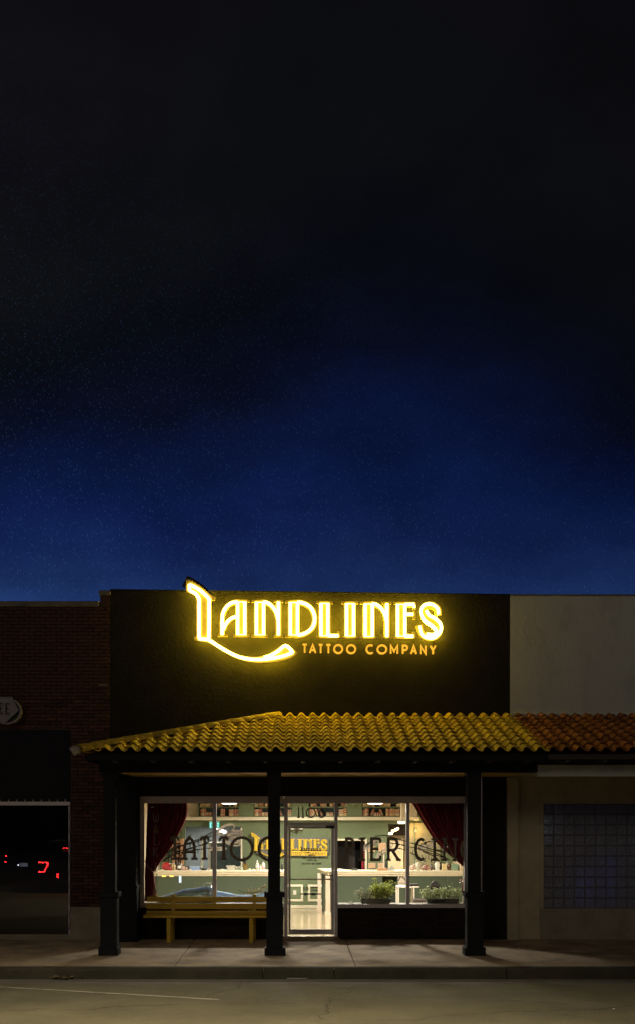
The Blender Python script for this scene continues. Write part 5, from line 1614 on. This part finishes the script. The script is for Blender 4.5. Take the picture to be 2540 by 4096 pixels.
# counter objects -----------------------------------------------------
YO = 5.35
def cz(): return ZTp + .001
def lathe_thing(name, label, cat, px, Y, parts, n=14, group=None):
    x = X_(px, Y)
    t = thing(name, label, cat, (x, Y, cz()), group=group)
    for (pn_, prof_, m_) in parts:
        B().lathe(prof_, x, Y, cz(), n).build(pn_, m_, t, smooth=True)
    return t
M_redg = mat('glossy_red', (.42, .025, .035), .12, (.35, .02, .03), 5, coat=.6)
hl_ = thing('red_helmet', 'glossy red skull shaped helmet at the left end of the counter', 'helmet', (X_(667, YO), YO, cz()))
r0 = 19 / S(YO)
hv, hf = [], []
for i in range(9):
    for k in range(16):
        a = PI * i / 8; t = 2 * PI * k / 16
        hv.append((X_(664, YO) + r0 * math.sin(a) * math.cos(t) * (1.0 if math.cos(t) < 0 else 1.08), YO + r0 * math.sin(a) * math.sin(t) * .9, cz() + r0 * .8 + r0 * math.cos(a) * (.95 if i < 5 else .8)))
for i in range(8):
    for k in range(16):
        hf.append((i * 16 + k, i * 16 + (k + 1) % 16, (i + 1) * 16 + (k + 1) % 16, (i + 1) * 16 + k))
B().add(hv, hf).build('shell', M_redg, hl_, smooth=True)
B().bbox(X_(672, YO), X_(690, YO), YO - .06, YO + .04, cz(), cz() + .045, .01).build('jaw', M_redg, hl_)
B().box(X_(677, YO), X_(682, YO), YO - .115, YO - .09, cz() + .10, cz() + .13).build('eye_hole', M_dark, hl_)
M_glassy = mat('clear_glass_jar', (.55, .58, .50), .15, (.45, .48, .40), 20, coat=.5)
M_amber = mat('amber_jar', (.40, .28, .12), .2, (.55, .45, .25), 30, coat=.4)
M_wl = mat('white_label', (.75, .72, .66), .6)
lathe_thing('jar', 'tall narrow jar of mixed odds next to the red helmet', 'jar', 697, YO, [('body', [(.035, 0), (.038, .01), (.038, .14), (.026, .155)], M_amber), ('lid', [(.028, .156), (.028, .175)], M_alu)])
lathe_thing('bottle', 'dark bottle with white label left of the letter A foot', 'bottle', 716, YO, [('body', [(.04, 0), (.042, .01), (.042, .13), (.016, .17), (.014, .21)], M_brown), ('label', [(.0428, .04), (.0428, .11)], M_wl), ('cap', [(.017, .211), (.017, .23)], M_dark)])
for i, (px, h_, lab) in enumerate(((733, .10, 'small pinkish pot between the dark bottle and the blue box'), (745, .075, 'shorter reddish pot just left of the blue box'))):
    lathe_thing('pot', lab, 'pot', px, YO + .02, [('body', [(.032, 0), (.04, .02), (.036, h_ * .8), (.03, h_)], M_pink), ('lid', [(.031, h_ + .001), (.025, h_ + .02), (.008, h_ + .03)], M_brown)])
bxx = thing('blue_box', 'translucent blue plastic box on the counter under the letters T A', 'box', (X_(778, YO), YO, cz()))
B().bbox(X_(760, YO), X_(797, YO), YO - .05, YO + .07, cz(), cz() + .085, .008).build('body', mat('blue_plastic', (.22, .34, .62), .15, (.35, .48, .72), 30, coat=.5), bxx)
B().bbox(X_(758, YO), X_(799, YO), YO - .055, YO + .075, cz() + .0855, cz() + .10, .004).build('lid', mat('pale_blue_lid', (.45, .55, .72), .2, coat=.5), bxx)
lathe_thing('bowl', 'dark shallow bowl left of the mullion', 'bowl', 817, YO, [('body', [(.05, 0), (.08, .02), (.095, .055), (.09, .056), (.07, .03)], mat('dark_bowl', (.04, .045, .045), .3))])
lathe_thing('incense_cone', 'pale pointed stand with thin stick right beside the mullion', 'stand', 836, YO, [('cone', [(.03, 0), (.012, .03), (.004, .06)], M_pink), ('stick', [(.002, .061), (.002, .16)], M_brown)])
tub = thing('plastic_tub', 'square pale tub with lid on the counter right of the mullion', 'tub', (X_(923, YO), YO, cz()))
B().bbox(X_(908, YO), X_(938, YO), YO - .05, YO + .08, cz(), cz() + .09, .008).build('body', mat('greige_plastic', (.50, .48, .40), .4), tub)
B().bbox(X_(905, YO), X_(941, YO), YO - .058, YO + .088, cz() + .0905, cz() + .108, .004).build('lid', mat('pale_lid', (.62, .58, .47), .4), tub)
tub2 = thing('plastic_tub', 'lower wide translucent tub between the square tub and the gold cup', 'tub', (X_(951, YO + .1), YO + .1, cz()))
B().bbox(X_(941, YO + .1), X_(962, YO + .1), YO + .09, YO + .2, cz(), cz() + .065, .008).build('body', mat('olive_plastic', (.34, .36, .26), .4), tub2)
B().bbox(X_(939, YO + .1), X_(964, YO + .1), YO + .085, YO + .205, cz() + .0655, cz() + .078, .004).build('lid', MATS['pale_lid'], tub2)
lathe_thing('spray_bottle', 'clear little bottle with tapered neck left of the gold cup', 'bottle', 966, YO, [('body', [(.028, 0), (.03, .01), (.03, .07), (.012, .1)], M_glassy), ('cap', [(.012, .101), (.012, .125)], M_wl)])
gc = thing('gold_cup', 'dark gold pot with black brushes and a tall black blade standing in it', 'pot', (X_(981, YO), YO, cz()))
B().lathe([(.04, 0), (.045, .01), (.055, .13), (.058, .135)], X_(981, YO), YO, cz(), 14).build('pot', mat('old_gold', (.20, .14, .04), .4, metal=.5), gc)
B().bbox(X_(969, YO), X_(994, YO), YO - .05, YO + .03, cz() + .136, cz() + .16, .004).build('rim', mat('old_gold_rim', (.14, .10, .03), .4, metal=.5), gc)
B().add([(X_(971, YO), YO, cz() + .161), (X_(984, YO), YO, cz() + .161), (X_(983, YO), YO, cz() + .30), (X_(972, YO), YO, cz() + .335), (X_(971, YO), YO + .012, cz() + .161), (X_(984, YO), YO + .012, cz() + .161), (X_(983, YO), YO + .012, cz() + .30), (X_(972, YO), YO + .012, cz() + .335)],
        [(0, 1, 2, 3), (7, 6, 5, 4), (0, 4, 5, 1), (1, 5, 6, 2), (2, 6, 7, 3), (3, 7, 4, 0)]).build('blade', M_dark, gc)
M_clear = mat('clear_bottle', (.50, .50, .44), .1, (.42, .42, .36), 20, coat=.7)
lathe_thing('bottle', 'clear bottle with white face label left of the middle post', 'bottle', 1029, 5.22, [('body', [(.035, 0), (.040, .01), (.040, .15), (.022, .19), (.018, .21)], M_clear), ('label', [(.0408, .05), (.0408, .125)], M_wl), ('cap', [(.021, .211), (.021, .235)], M_alu)])
lathe_thing('bottle', 'clear bottle with pink label nearest the middle post', 'bottle', 1053, YO, [('body', [(.035, 0), (.042, .01), (.042, .13), (.020, .18), (.012, .20)], M_clear), ('label', [(.0428, .04), (.0428, .10)], mat('pink_label', (.62, .25, .24), .6))])
for (px, Y, h_, r_, m_, lab) in (
        (629, 5.5, .20, .022, M_glassy, 'tall thin clear jar half hidden by the left curtain edge'), (688, 5.6, .16, .03, M_amber, 'amber jar standing behind the red helmet'),
        (706, 5.62, .24, .02, M_brown, 'tallest slim dark bottle at the back, between the tall jar and white label bottle'), (725, 5.6, .17, .026, M_clear, 'clear bottle standing behind the small pinkish pot'),
        (753, 5.58, .12, .03, M_dark, 'short black pot behind the left end of the blue box'), (806, 5.5, .11, .018, M_glassy, 'small clear vial right of the blue box'),
        (1041, 5.6, .12, .03, M_clear, 'low clear cup between the two labelled bottles'), (1128, 5.4, .17, .028, M_dark, 'tall black bottle on the counter end just left of the door frame'),
        (1663, 5.6, .24, .02, M_clear, 'tall clear vase behind the pale glassy skull'), (1691, 5.6, .22, .022, M_plant3, 'dark green slim vase behind the red brown model'),
        (1738, 5.58, .25, .02, M_brown, 'tall dark candlestick left of the white skull'), (1762, 5.6, .21, .024, M_dark, 'black bottle between the white skull and the candle'),
        (1788, 5.62, .23, .018, M_glassy, 'slim clear bottle behind the candle'), (1812, 5.6, .20, .02, M_amber, 'slim amber bottle behind the pale green box')):
    lathe_thing('bottle', lab, 'bottle', px, Y, [('body', [(r_ * .9, 0), (r_, .008), (r_, h_ * .62), (r_ * .42, h_ * .8), (r_ * .38, h_ * .95)], m_), ('cap', [(r_ * .46, h_ * .951), (r_ * .46, h_)], M_alu)])
M_bits = mat('crumpled_paper', (.62, .54, .40), .8, (.45, .38, .28), 40)
for i, (px, w_, h_, Y, lab) in enumerate(((647, .05, .03, 5.25, 'crumpled cream paper left of the red helmet'), (705, .05, .022, 5.22, 'small crumpled paper in front of the tall jar'), (760, .05, .03, 5.22, 'crumpled paper in front of the blue box'),
                                  (788, .04, .02, 5.2, 'flat scrap of paper in front of the blue box'), (887, .09, .035, 5.28, 'crumpled paper heap left of the square tub'), (999, .05, .04, 5.3, 'pale crumpled wad right of the gold cup'),
                                  (1013, .05, .03, 5.35, 'flat pale scrap between wad and face label bottle'), (850, .05, .025, 5.3, 'scrap of paper behind the mullion'))):
    t = thing('paper_scrap', lab, 'paper', (X_(px, Y), Y, cz()), group='paper scraps on the left counter')
    rr_ = random.Random(i); vv = []; ff = []
    for a in range(3):
        for k in range(8):
            q = 2 * PI * k / 8; ra = w_ * (1, .8, .3)[a] * rr_.uniform(.7, 1.1)
            vv.append((X_(px, Y) + ra * math.cos(q), Y + ra * math.sin(q) * .7, cz() + (0, h_ * .6, h_)[a] * rr_.uniform(.7, 1.2)))
    for a in range(2):
        for k in range(8):
            ff.append((a * 8 + k, a * 8 + (k + 1) % 8, (a + 1) * 8 + (k + 1) % 8, (a + 1) * 8 + k))
    ff.append(tuple(range(16, 24)))
    B().add(vv, ff).build('sheet', M_bits, t)
    B().box(X_(px, Y) - w_ * .5, X_(px, Y) + w_ * .45, Y - w_ * .6, Y - w_ * .1, cz(), cz() + .002).build('flap', M_wl, t)
# right counter
gl = thing('sunglasses', 'dark sunglasses lying on the counter under the letter I', 'sunglasses', (X_(1417, 5.25), 5.25, cz()))
for px in (1411, 1424):
    c = X_(px, 5.2); B().add([(c - .037, 5.2, cz()), (c + .037, 5.2, cz()), (c + .03, 5.2, cz() + .05), (c - .005, 5.2, cz() + .062), (c - .03, 5.2, cz() + .045), (c - .037, 5.21, cz()), (c + .037, 5.21, cz()), (c + .03, 5.21, cz() + .05), (c - .005, 5.21, cz() + .062), (c - .03, 5.21, cz() + .045)],
                            [(0, 1, 2, 3, 4), (9, 8, 7, 6, 5), (0, 5, 6, 1), (1, 6, 7, 2), (2, 7, 8, 3), (3, 8, 9, 4), (4, 9, 5, 0)]).build('lens', mat('grey_lens', (.10, .11, .12), .2), gl)
B().tube([(X_(1404, 5.2), 5.205, cz() + .03), (X_(1404, 5.2), 5.32, cz() + .01)], .004, 5).build('temple', M_dark, gl)
B().tube([(X_(1431, 5.2), 5.205, cz() + .03), (X_(1431, 5.2), 5.32, cz() + .01)], .004, 5).build('temple', M_dark, gl)
bx2 = thing('wooden_tray', 'orange wooden tray of small tools on the counter above the kneehole', 'tray', (X_(1528, 5.25), 5.25, cz()))
B().bbox(X_(1508, 5.2), X_(1550, 5.2), 5.2, 5.38, cz(), cz() + .045, .006).build('box', M_wood, bx2)
B().bbox(X_(1514, 5.2), X_(1544, 5.2), 5.215, 5.36, cz() + .0455, cz() + .065, .006).build('lid', mat('pale_tan', (.6, .42, .26), .5), bx2)
cm = thing('table_lamp_arm', 'pale thin upright post with black hand sculpture standing behind the wooden tray', 'stand', (X_(1535, 5.5), 5.5, cz()))
B().box(X_(1532, 5.5), X_(1537, 5.5), 5.5, 5.525, cz(), Z_(3392, 5.5)).build('rod', M_pinkc, cm)
B().lathe([(.03, 0), (.035, .03), (.028, .12), (.018, .2), (.008, .24)], X_(1543, 5.5), 5.5, cz(), 10).build('figure', M_dark, cm, smooth=True)
cbd = thing('card_sheet', 'grey sheet of card propped on the counter right of the wooden tray', 'card', (X_(1562, 5.3), 5.3, cz()))
B().add([(X_(1550, 5.3), 5.3, cz()), (X_(1578, 5.3), 5.28, cz()), (X_(1576, 5.3), 5.34, cz() + .07), (X_(1566, 5.3), 5.36, cz() + .11), (X_(1550, 5.3), 5.303, cz() - .0), (X_(1578, 5.3), 5.288, cz()), (X_(1576, 5.3), 5.348, cz() + .07), (X_(1566, 5.3), 5.368, cz() + .11)],
        [(0, 1, 2, 3), (7, 6, 5, 4), (1, 5, 6, 2), (2, 6, 7, 3), (3, 7, 4, 0)]).build('sheet', mat('grey_card', (.32, .32, .27), .6), cbd)
B().box(X_(1560, 5.3), X_(1572, 5.3), 5.36, 5.42, cz(), cz() + .05).build('support', M_wl, cbd)
def lump(name, label, cat, px, Y, w_, h_, m, seed, extra=None):
    t = thing(name, label, cat, (X_(px, Y), Y, cz()))
    rr_ = random.Random(seed); vv, ff = [], []
    nr, nk = 7, 12
    for a in range(nr):
        th = PI * a / (nr - 1)
        for k in range(nk):
            q = 2 * PI * k / nk; ra = math.sin(th) * rr_.uniform(.82, 1.12) + .02
            vv.append((X_(px, Y) + w_ / 2 * ra * math.cos(q), Y + w_ * .35 * ra * math.sin(q), cz() + h_ / 2 - h_ / 2 * math.cos(PI - th) * -1 * -1 if False else cz() + h_ * .5 * (1 + math.cos(th)) * (1 if a < nr - 1 else 0)))
    for a in range(nr - 1):
        for k in range(nk):
            ff.append((a * nk + k, a * nk + (k + 1) % nk, (a + 1) * nk + (k + 1) % nk, (a + 1) * nk + k))
    B().add(vv, ff).build('body', m, t, smooth=True)
    if extra: extra(t)
    return t
M_multi = mat('mottled_pink_brown', (.50, .22, .18), .35, (.10, .06, .05), 60, thr=(.45, .55), coat=.3)
M_shell = mat('pale_shell', (.60, .55, .42), .3, (.42, .40, .30), 25, coat=.3)
lump('figurine', 'pinkish reclining figurine at the left, just right of the right mullion', 'figurine', 1648, YO, .17, .12, MATS['skin_tone_plastic'], 1, lambda t: B().lathe([(.02, 0), (.03, .02), (.02, .05)], X_(1656, YO), YO, cz() + .11, 8).build('head', M_shell, t, smooth=True))
lump('glass_skull', 'large pale glassy skull under the letter C', 'skull', 1672, YO, .15, .20, M_shell, 2, lambda t: B().bbox(X_(1664, YO), X_(1680, YO), YO - .065, YO - .03, cz(), cz() + .04, .006).build('jaw', M_shell, t))
lump('model_motorcycle', 'mottled red brown model with round wheels under the letters C I', 'model', 1704, YO, .17, .13, M_multi, 3, lambda t: [B().tube([(X_(a, 5.27) + .035 * math.cos(q * PI / 5), 5.27, cz() + .042 + .035 * math.sin(q * PI / 5)) for q in range(10)], .009, 5, closed=True).build('wheel', mat('pink_wheel', (.55, .28, .22), .4), t) for a in (1692, 1717)])
lump('dark_figurine', 'dark mottled figurine right of the red brown model', 'figurine', 1727, YO, .08, .12, mat('dark_mottled', (.06, .04, .035), .4, (.3, .2, .15), 50, thr=(.5, .6)), 4, lambda t: B().lathe([(.02, 0), (.022, .02), (.01, .04)], X_(1727, YO), YO, cz() + .115, 8).build('head', M_brown, t, smooth=True))
lump('white_skull', 'white and pale green skull ornament below the letter I', 'skull', 1750, YO, .14, .20, mat('white_ceramic', (.72, .70, .62), .2, (.45, .55, .42), 18, thr=(.5, .65), coat=.5), 5, lambda t: B().bbox(X_(1742, YO), X_(1758, YO), YO - .06, YO - .03, cz(), cz() + .035, .006).build('jaw', M_wl, t))
cd = thing('pillar_candle', 'square yellow cream candle on the right counter', 'candle', (X_(1778, YO), YO, cz()))
B().bbox(X_(1769, YO), X_(1787, YO), YO - .05, YO + .05, cz(), cz() + .155, .006).build('wax', mat('candle_wax', (.72, .58, .30), .4), cd)
B().box(X_(1777, YO), X_(1779, YO), YO - .004, YO + .004, cz() + .1551, cz() + .17).build('wick', M_dark, cd)
lump('small_plant_ornament', 'orange and dark ornament right of the candle', 'ornament', 1798, YO, .11, .17, mat('orange_dark', (.45, .2, .09), .5, (.03, .03, .02), 35, thr=(.42, .5)), 6, lambda t: B().box(X_(1792, YO), X_(1804, YO), YO - .03, YO + .03, cz(), cz() + .01).build('foot', M_dark, t))
gb2 = thing('green_box', 'pale green box near the right end of the counter', 'box', (X_(1817, YO), YO, cz()))
B().bbox(X_(1805, YO), X_(1834, YO), YO - .04, YO + .05, cz(), cz() + .13, .006).build('body', mat('mint_box', (.25, .38, .26), .5), gb2)
B().bbox(X_(1804, YO), X_(1835, YO), YO - .045, YO + .055, cz() + .1305, cz() + .15, .006).build('lid', MATS['mint_box'], gb2)
lathe_thing('jar', 'round olive glass jar at the curtain end of the right counter', 'jar', 1852, 5.22, [('body', [(.045, 0), (.055, .02), (.055, .09), (.04, .11)], M_amber), ('lid', [(.042, .111), (.042, .13)], M_brown)])
lathe_thing('small_bottle', 'small dark slim bottle left of the olive jar', 'bottle', 1836, 5.2, [('body', [(.018, 0), (.02, .01), (.018, .08), (.008, .11)], M_brown), ('cap', [(.01, .111), (.01, .13)], M_dark)])
# fairy lights on the right curtain tie
ft = thing('string_lights', 'tiny pink and white string lights hanging at the right curtain tie', 'string lights', (X_(1862, .2), .2, Z_(3480, .2)))
pts = [(1864, 3448), (1863, 3455), (1861, 3462), (1862, 3468), (1858, 3476), (1864, 3482), (1858, 3490), (1842, 3520), (1850, 3525), (1840, 3530), (1858, 3532), (1791, 3387), (1852, 3385), (1846, 3384), (1774, 3400)]
for i, (a, b) in enumerate(pts):
    x, z = X_(a, .19), Z_(b, .19)
    B().lathe([(.002, -.008), (.008, -.003), (.008, .003), (.002, .008)], x, .19, z, 6).build('bulb', emit_mat('pink_bulb', (1, .25, .25), 2.0) if i % 3 == 1 else emit_mat('white_fairy', (1, .85, .7), 2.0), ft)
B().tube([(X_(a, .195), .195, Z_(b, .195)) for a, b in pts[:11]], .0015, 4).build('wire', M_dark, ft)
# desk, papers, chair, side table behind the right window
tb = thing('white_side_table', 'white framed table behind the right mullion, with open sides', 'table', (X_(1625, 3.2), 3.2, 0))
Yt = 3.2
x0, x1 = X_(1590, Yt), X_(1676, Yt)
zt_ = Z_(3546, Yt)
B().bbox(x0, x1, Yt, Yt + .5, zt_ - .03, zt_, .005).build('top', mat('white_laminate', (.62, .56, .46), .5), tb)
B().bbox(X_(1636, Yt), X_(1676, Yt), Yt + .02, Yt + .3, zt_ + .001, zt_ + .05, .005).build('drawer_box', M_dark, tb)
for (a, b) in ((x0, Yt), (x0, Yt + .46), (X_(1652, Yt), Yt), (X_(1652, Yt), Yt + .46)):
    B().box(a, a + .03, b, b + .03, .013, zt_ - .031).build('leg', MATS['white_laminate'], tb)
pr = thing('poster_board', 'white notice sheets with a black drawing pinned to the counter front by the right mullion', 'notice', (X_(1607, 5.2), 5.2, .8))
for (t, u) in ((3500, 3532), (3534, 3551)):
    B().box(X_(1591, 5.25), X_(1628, 5.25), 5.255, 5.262, Z_(u, 5.25), Z_(t, 5.25)).build('sheet', mat('paper_white', (.66, .58, .48), .7), pr)
q = B()
q.band([(X_(1592, 5.25), Z_(3524, 5.25)), (X_(1604, 5.25), Z_(3500, 5.25)), (X_(1624, 5.25), Z_(3526, 5.25))], .022, 5.251, 5.2545)
q.band([(X_(1597, 5.25), Z_(3506, 5.25)), (X_(1622, 5.25), Z_(3516, 5.25))], .012, 5.248, 5.2505)
q.build('drawing', M_brown, pr)
ch = thing('office_chair', 'dark round backed office chair behind the right planter', 'chair', (X_(1738, 2.6), 2.6, 0))
Yh = 2.6
vv, ff = [], []
for a in range(2):
    for k in range(20):
        q = 2 * PI * k / 20
        vv.append((X_(1742, Yh) + .125 * math.cos(q) * (1 if math.sin(q) < .3 else .9), Yh + a * .06 - .03 * math.cos(q) ** 2, .80 + .17 * math.sin(q)))
ff = [tuple(range(20))[::-1], tuple(range(20, 40))] + [(k, (k + 1) % 20, 20 + (k + 1) % 20, 20 + k) for k in range(20)]
B().add(vv, ff).build('backrest', mat('dark_leather', (.025, .022, .022), .5), ch)
B().bbox(X_(1738, Yh) - .24, X_(1738, Yh) + .24, Yh - .42, Yh + .02, .44, .52, .02).build('seat', MATS['dark_leather'], ch)
B().tube([(X_(1738, Yh), Yh - .2, .1), (X_(1738, Yh), Yh - .2, .44)], .025, 8).build('column', M_dark, ch)
B().tube([(X_(1738, Yh), Yh + .05, .5), (X_(1738, Yh), Yh + .07, .75)], .02, 8).build('back_support', M_dark, ch)
for i in range(5):
    q = 2 * PI * i / 5
    B().tube([(X_(1738, Yh), Yh - .2, .11), (X_(1738, Yh) + .28 * math.cos(q), Yh - .2 + .28 * math.sin(q), .04)], .016, 6).build('leg', M_dark, ch)
lc = thing('low_dark_case', 'low dark case on the floor beside the white table legs', 'case', (X_(1690, 3.0), 3.0, .013))
B().bbox(X_(1656, 3.0), X_(1704, 3.0), 3.0, 3.3, .40, .55, .02).build('case', M_brown, lc)
B().box(X_(1660, 3.0), X_(1664, 3.0), 3.02, 3.05, .013, .40).build('leg', M_dark, lc); B().box(X_(1697, 3.0), X_(1701, 3.0), 3.02, 3.05, .013, .40).build('leg', M_dark, lc)
B().box(X_(1660, 3.0), X_(1664, 3.0), 3.24, 3.27, .013, .40).build('leg', M_dark, lc); B().box(X_(1697, 3.0), X_(1701, 3.0), 3.24, 3.27, .013, .40).build('leg', M_dark, lc)
ss = thing('sea_shell', 'small white stones heaped at the left end of the right window ledge', 'stones', (X_(1405, .35), .35, ZL2))
for (px, r_) in ((1403, .026), (1412, .018), (1396, .014)):
    B().lathe([(r_ * 1.2, 0), (r_, r_ * .7), (r_ * .4, r_ * 1.5)], X_(px, .35), .35 + r_, ZL2 + .001, 8).build('stone', M_wl, ss, smooth=True)

# ------------------------------------------------------------------ kerb debris and weeds
lp = thing('leaf_litter', 'small heap of dry leaves and litter in the gutter at the far left', 'litter', (X_(250, YK - .1), YK - .1, ZG))
lm = B(); r_ = random.Random(9)
for i in range(46):
    c = Vector((X_(r_.gauss(250, 30), YK - .08), YK - r_.uniform(.02, .14), ZG + r_.uniform(0, .05)))
    M = Matrix.Translation(c) @ Matrix.Rotation(r_.uniform(0, 6), 4, 'Z') @ Matrix.Rotation(r_.uniform(-1, 1), 4, 'X')
    s_ = r_.uniform(.02, .045)
    lm.add([M @ Vector(p) for p in ((-s_, 0, 0), (0, s_ * .5, s_ * .1), (s_, 0, 0), (0, -s_ * .5, s_ * .1))], [(0, 1, 2), (0, 2, 3)])
lm.build('leaves', mat('dry_leaf', (.10, .07, .04), .9, (.2, .15, .09), 50), lp)
ps = thing('paper_strip', 'flat pale strip of litter against the kerb below the shop door', 'litter', (X_(1190, YK - .05), YK - .05, ZG))
B().add([(X_(1145, YK), YK - .09, ZG + .002), (X_(1225, YK), YK - .07, ZG + .002), (X_(1232, YK), YK - .02, ZG + .014), (X_(1150, YK), YK - .03, ZG + .02)], [(0, 1, 2, 3)]).build('strip', mat('grey_paper', (.28, .27, .25), .7), ps)
for (px, lab) in ((1052, 'tuft of weeds in the kerb joint in front of the middle post'), (880, 'tuft of weeds at the kerb foot below the bench'), (1330, 'tuft of weeds at the kerb foot right of the door')):
    wd = B(); r_ = random.Random(px)
    for i in range(26):
        x = X_(px, YK) + r_.gauss(0, .07); y = YK - r_.uniform(.0, .04); h = r_.uniform(.02, .09)
        wd.add([(x - .003, y, ZG), (x + .003, y, ZG), (x + r_.uniform(-.03, .03), y - r_.uniform(0, .03), ZG + h)], [(0, 1, 2)])
    t = thing('weed', lab, 'weeds', (X_(px, YK), YK, ZG), group='weeds along the kerb')
    wd.build('blades', mat('weed_green', (.07, .10, .035), .8), t)
stn = thing('pebble', 'single small pale stone lying on the road at the right', 'stone', (*road_at(2420, 4045), zr(-7)))
px_, py_ = road_at(2455, 4045)
B().lathe([(.012, 0), (.016, .006), (.006, .014)], px_, py_, zr(py_) - .004, 7).build('stone', M_wl, stn)

# ------------------------------------------------------------------ dark buildings opposite, seen only in reflections
for i, (x0, x1, h, c) in enumerate(((-34, -16.2, 7.2, 'brown brick'), (-16, -3.2, 5.8, 'grey stucco'), (-3, 9.8, 6.8, 'dark brick'), (10, 30, 6.2, 'tan stucco'))):
    t = thing('opposite_building', f'{c} two storey building across the street, number {i}'.replace(', number 0', ' at the far left').replace(', number 1', ' left of the camera').replace(', number 2', ' behind the camera').replace(', number 3', ' at the far right'), 'building', ((x0 + x1) / 2, -34, 0))
    mw = [M_brick, M_tan, M_brick, M_tan][i]
    B().box(x0, x1, -42, -34, -.6, h).build('wall', mw, t)
    B().box(x0 - .05, x1 + .05, -42.1, -33.9, h + .001, h + .2).build('parapet', M_cap, t)
    for k in range(3):
        a = x0 + 1 + k * (x1 - x0 - 1) / 3
        B().box(a, a + (x1 - x0) / 3 - 1.6, -33.99, -33.93, .6, 2.8).build('window', mat('dark_pane', (.01, .01, .012), .15), t)
# ------------------------------------------------------------------ across the street, outside the frame: street lamp and parked cars
sl_ = thing('street_lamp', 'tall street lamp beside the road, its warm head leaning over the traffic lane', 'street lamp', (-7.4, -9.0, -.15))
B().tube([(-5.6, -13.5, -.15), (-5.6, -13.5, 8.3), (-5.4, -13.5, 9.0), (-4.8, -13.3, 9.35), (-1.6, -12.9, 9.4)], .075, 8).build('pole', M_alu, sl_)
B().bbox(-1.8, -1.0, -13.05, -12.75, 9.34, 9.48, .02).build('lamp_head', M_alu, sl_)
B().box(-1.7, -1.1, -13.0, -12.8, 9.325, 9.339).build('lens', emit_mat('street_lens', (1, .80, .5), 12), sl_)
spd = bpy.data.lights.new('street_light', 'SPOT'); spd.energy = 8800; spd.color = (1, .85, .56); spd.spot_size = math.radians(112); spd.spot_blend = 1.0; spd.shadow_soft_size = .25
spo = bpy.data.objects.new('street_light', spd); col.objects.link(spo); spo.parent = sl_; spo.location = Vector((-1.4, -12.9, 9.3)) - Vector(sl_.location)
spo.rotation_euler = (math.radians(2), math.radians(3), 0)
def car(xc, yc_, label, group, rz, small=False):
    t = thing('parked_car', label, 'car', (xc, yc_, zr(yc_)), group=group, rz=rz)
    M_body = mat('black_car_paint', (.012, .012, .015), .2, coat=.8)
    prof_ = [(-2.3, .35), (-2.34, .75), (-2.25, 1.0), (-1.3, 1.08), (-.55, 1.62), (.2, 1.70), (1.7, 1.66), (2.15, 1.10), (2.32, .95), (2.34, .45), (2.2, .3)]
    vv = []
    for (a, b) in prof_:
        k = .93 if b < 1.15 else .78
        vv += [(-k, a, b), (k, a, b)]
    n_ = len(prof_)
    ff = [(2 * i, 2 * i + 1, 2 * ((i + 1) % n_) + 1, 2 * ((i + 1) % n_)) for i in range(n_)] + [tuple(2 * i for i in range(n_)), tuple(2 * i + 1 for i in range(n_))[::-1]]
    def ad(name, mb, m, smooth=False):
        me = mb.mesh(name, m, smooth=smooth)
        return link(name, me, t, loc=(0, 0, 0))
    ad('body', B().add(vv, ff), M_body)
    for sx_ in (-1, 1):
        for yy in (-1.4, 1.4):
            wh = B(); wh.tube([(sx_ * .72, yy, .34), (sx_ * .95, yy, .34)], .34, 18); w_ = ad('wheel', wh, mat('tyre_rubber', (.02, .02, .02), .9))
            rmb = B().tube([(sx_ * .951, yy, .34), (sx_ * .96, yy, .34)], .2, 12); link('rim', rmb.mesh('rim', M_alu), w_, loc=(0, 0, 0))
        cx_ = sx_ * .70
        lq = B()
        if small:
            lq.box(cx_ - .04, cx_ + .04, 2.345, 2.37, .92, .97); lq.box(cx_ - .06, cx_ + .02, 2.345, 2.37, .68, .73)
        else:
            lq.band([(cx_ - .15, 1.00), (cx_ + .16, 1.00), (cx_ + .14, .88), (cx_ + .05, .70), (cx_ - .15, .70)], .045, 2.345, 2.37)
        ad('taillight', lq, emit_mat('tail_red', (1, .03, .03), 24))
        if not small: ad('reflector', B().box(sx_ * .22 - .03, sx_ * .22 + .03, 2.345, 2.36, .50, .64), emit_mat('tail_red2', (1, .03, .03), 22))
    for k in range(0 if small else 3):
        ad('high_brake_light', B().box(-.13 + k * .10, -.06 + k * .10, 1.95, 2.0, 1.44, 1.47), MATS['tail_red'])
    if small: ad('number_plate', B().box(-.16, .16, 2.345, 2.36, .52, .66), emit_mat('plate_glow', (.4, .45, .55), 1.6 if small else .0))
    ad('plate_lamp', B().box(-.24, -.2, 2.345, 2.36, .56, .60), emit_mat('plate_lamp_w', (.8, .9, 1), 25) if small else M_alu)
    ad('rear_window', B().add([(-.68, 2.165, 1.12), (.68, 2.165, 1.12), (.68, 1.78, 1.60), (-.68, 1.78, 1.60)], [(0, 1, 2, 3)]), mat('dark_car_glass', (.01, .01, .012), .05))
    for sx_ in (-1, 1):
        ad('side_window', B().add([(sx_ * .84, -.9, 1.18), (sx_ * .84, 1.6, 1.18), (sx_ * .785, 1.4, 1.58), (sx_ * .785, -.45, 1.56)], [(0, 1, 2, 3)]), MATS['dark_car_glass'])
    return t
car(X_(255, 15.4), -15.4 - 2.35, 'black parked car across the street mirrored at the right edge of the display window', 'cars parked across the street', 0)
car(X_(92, 24), -24 - 2.35, 'black car farther across the street mirrored in the left part of the display window', 'cars parked across the street', 0, True)
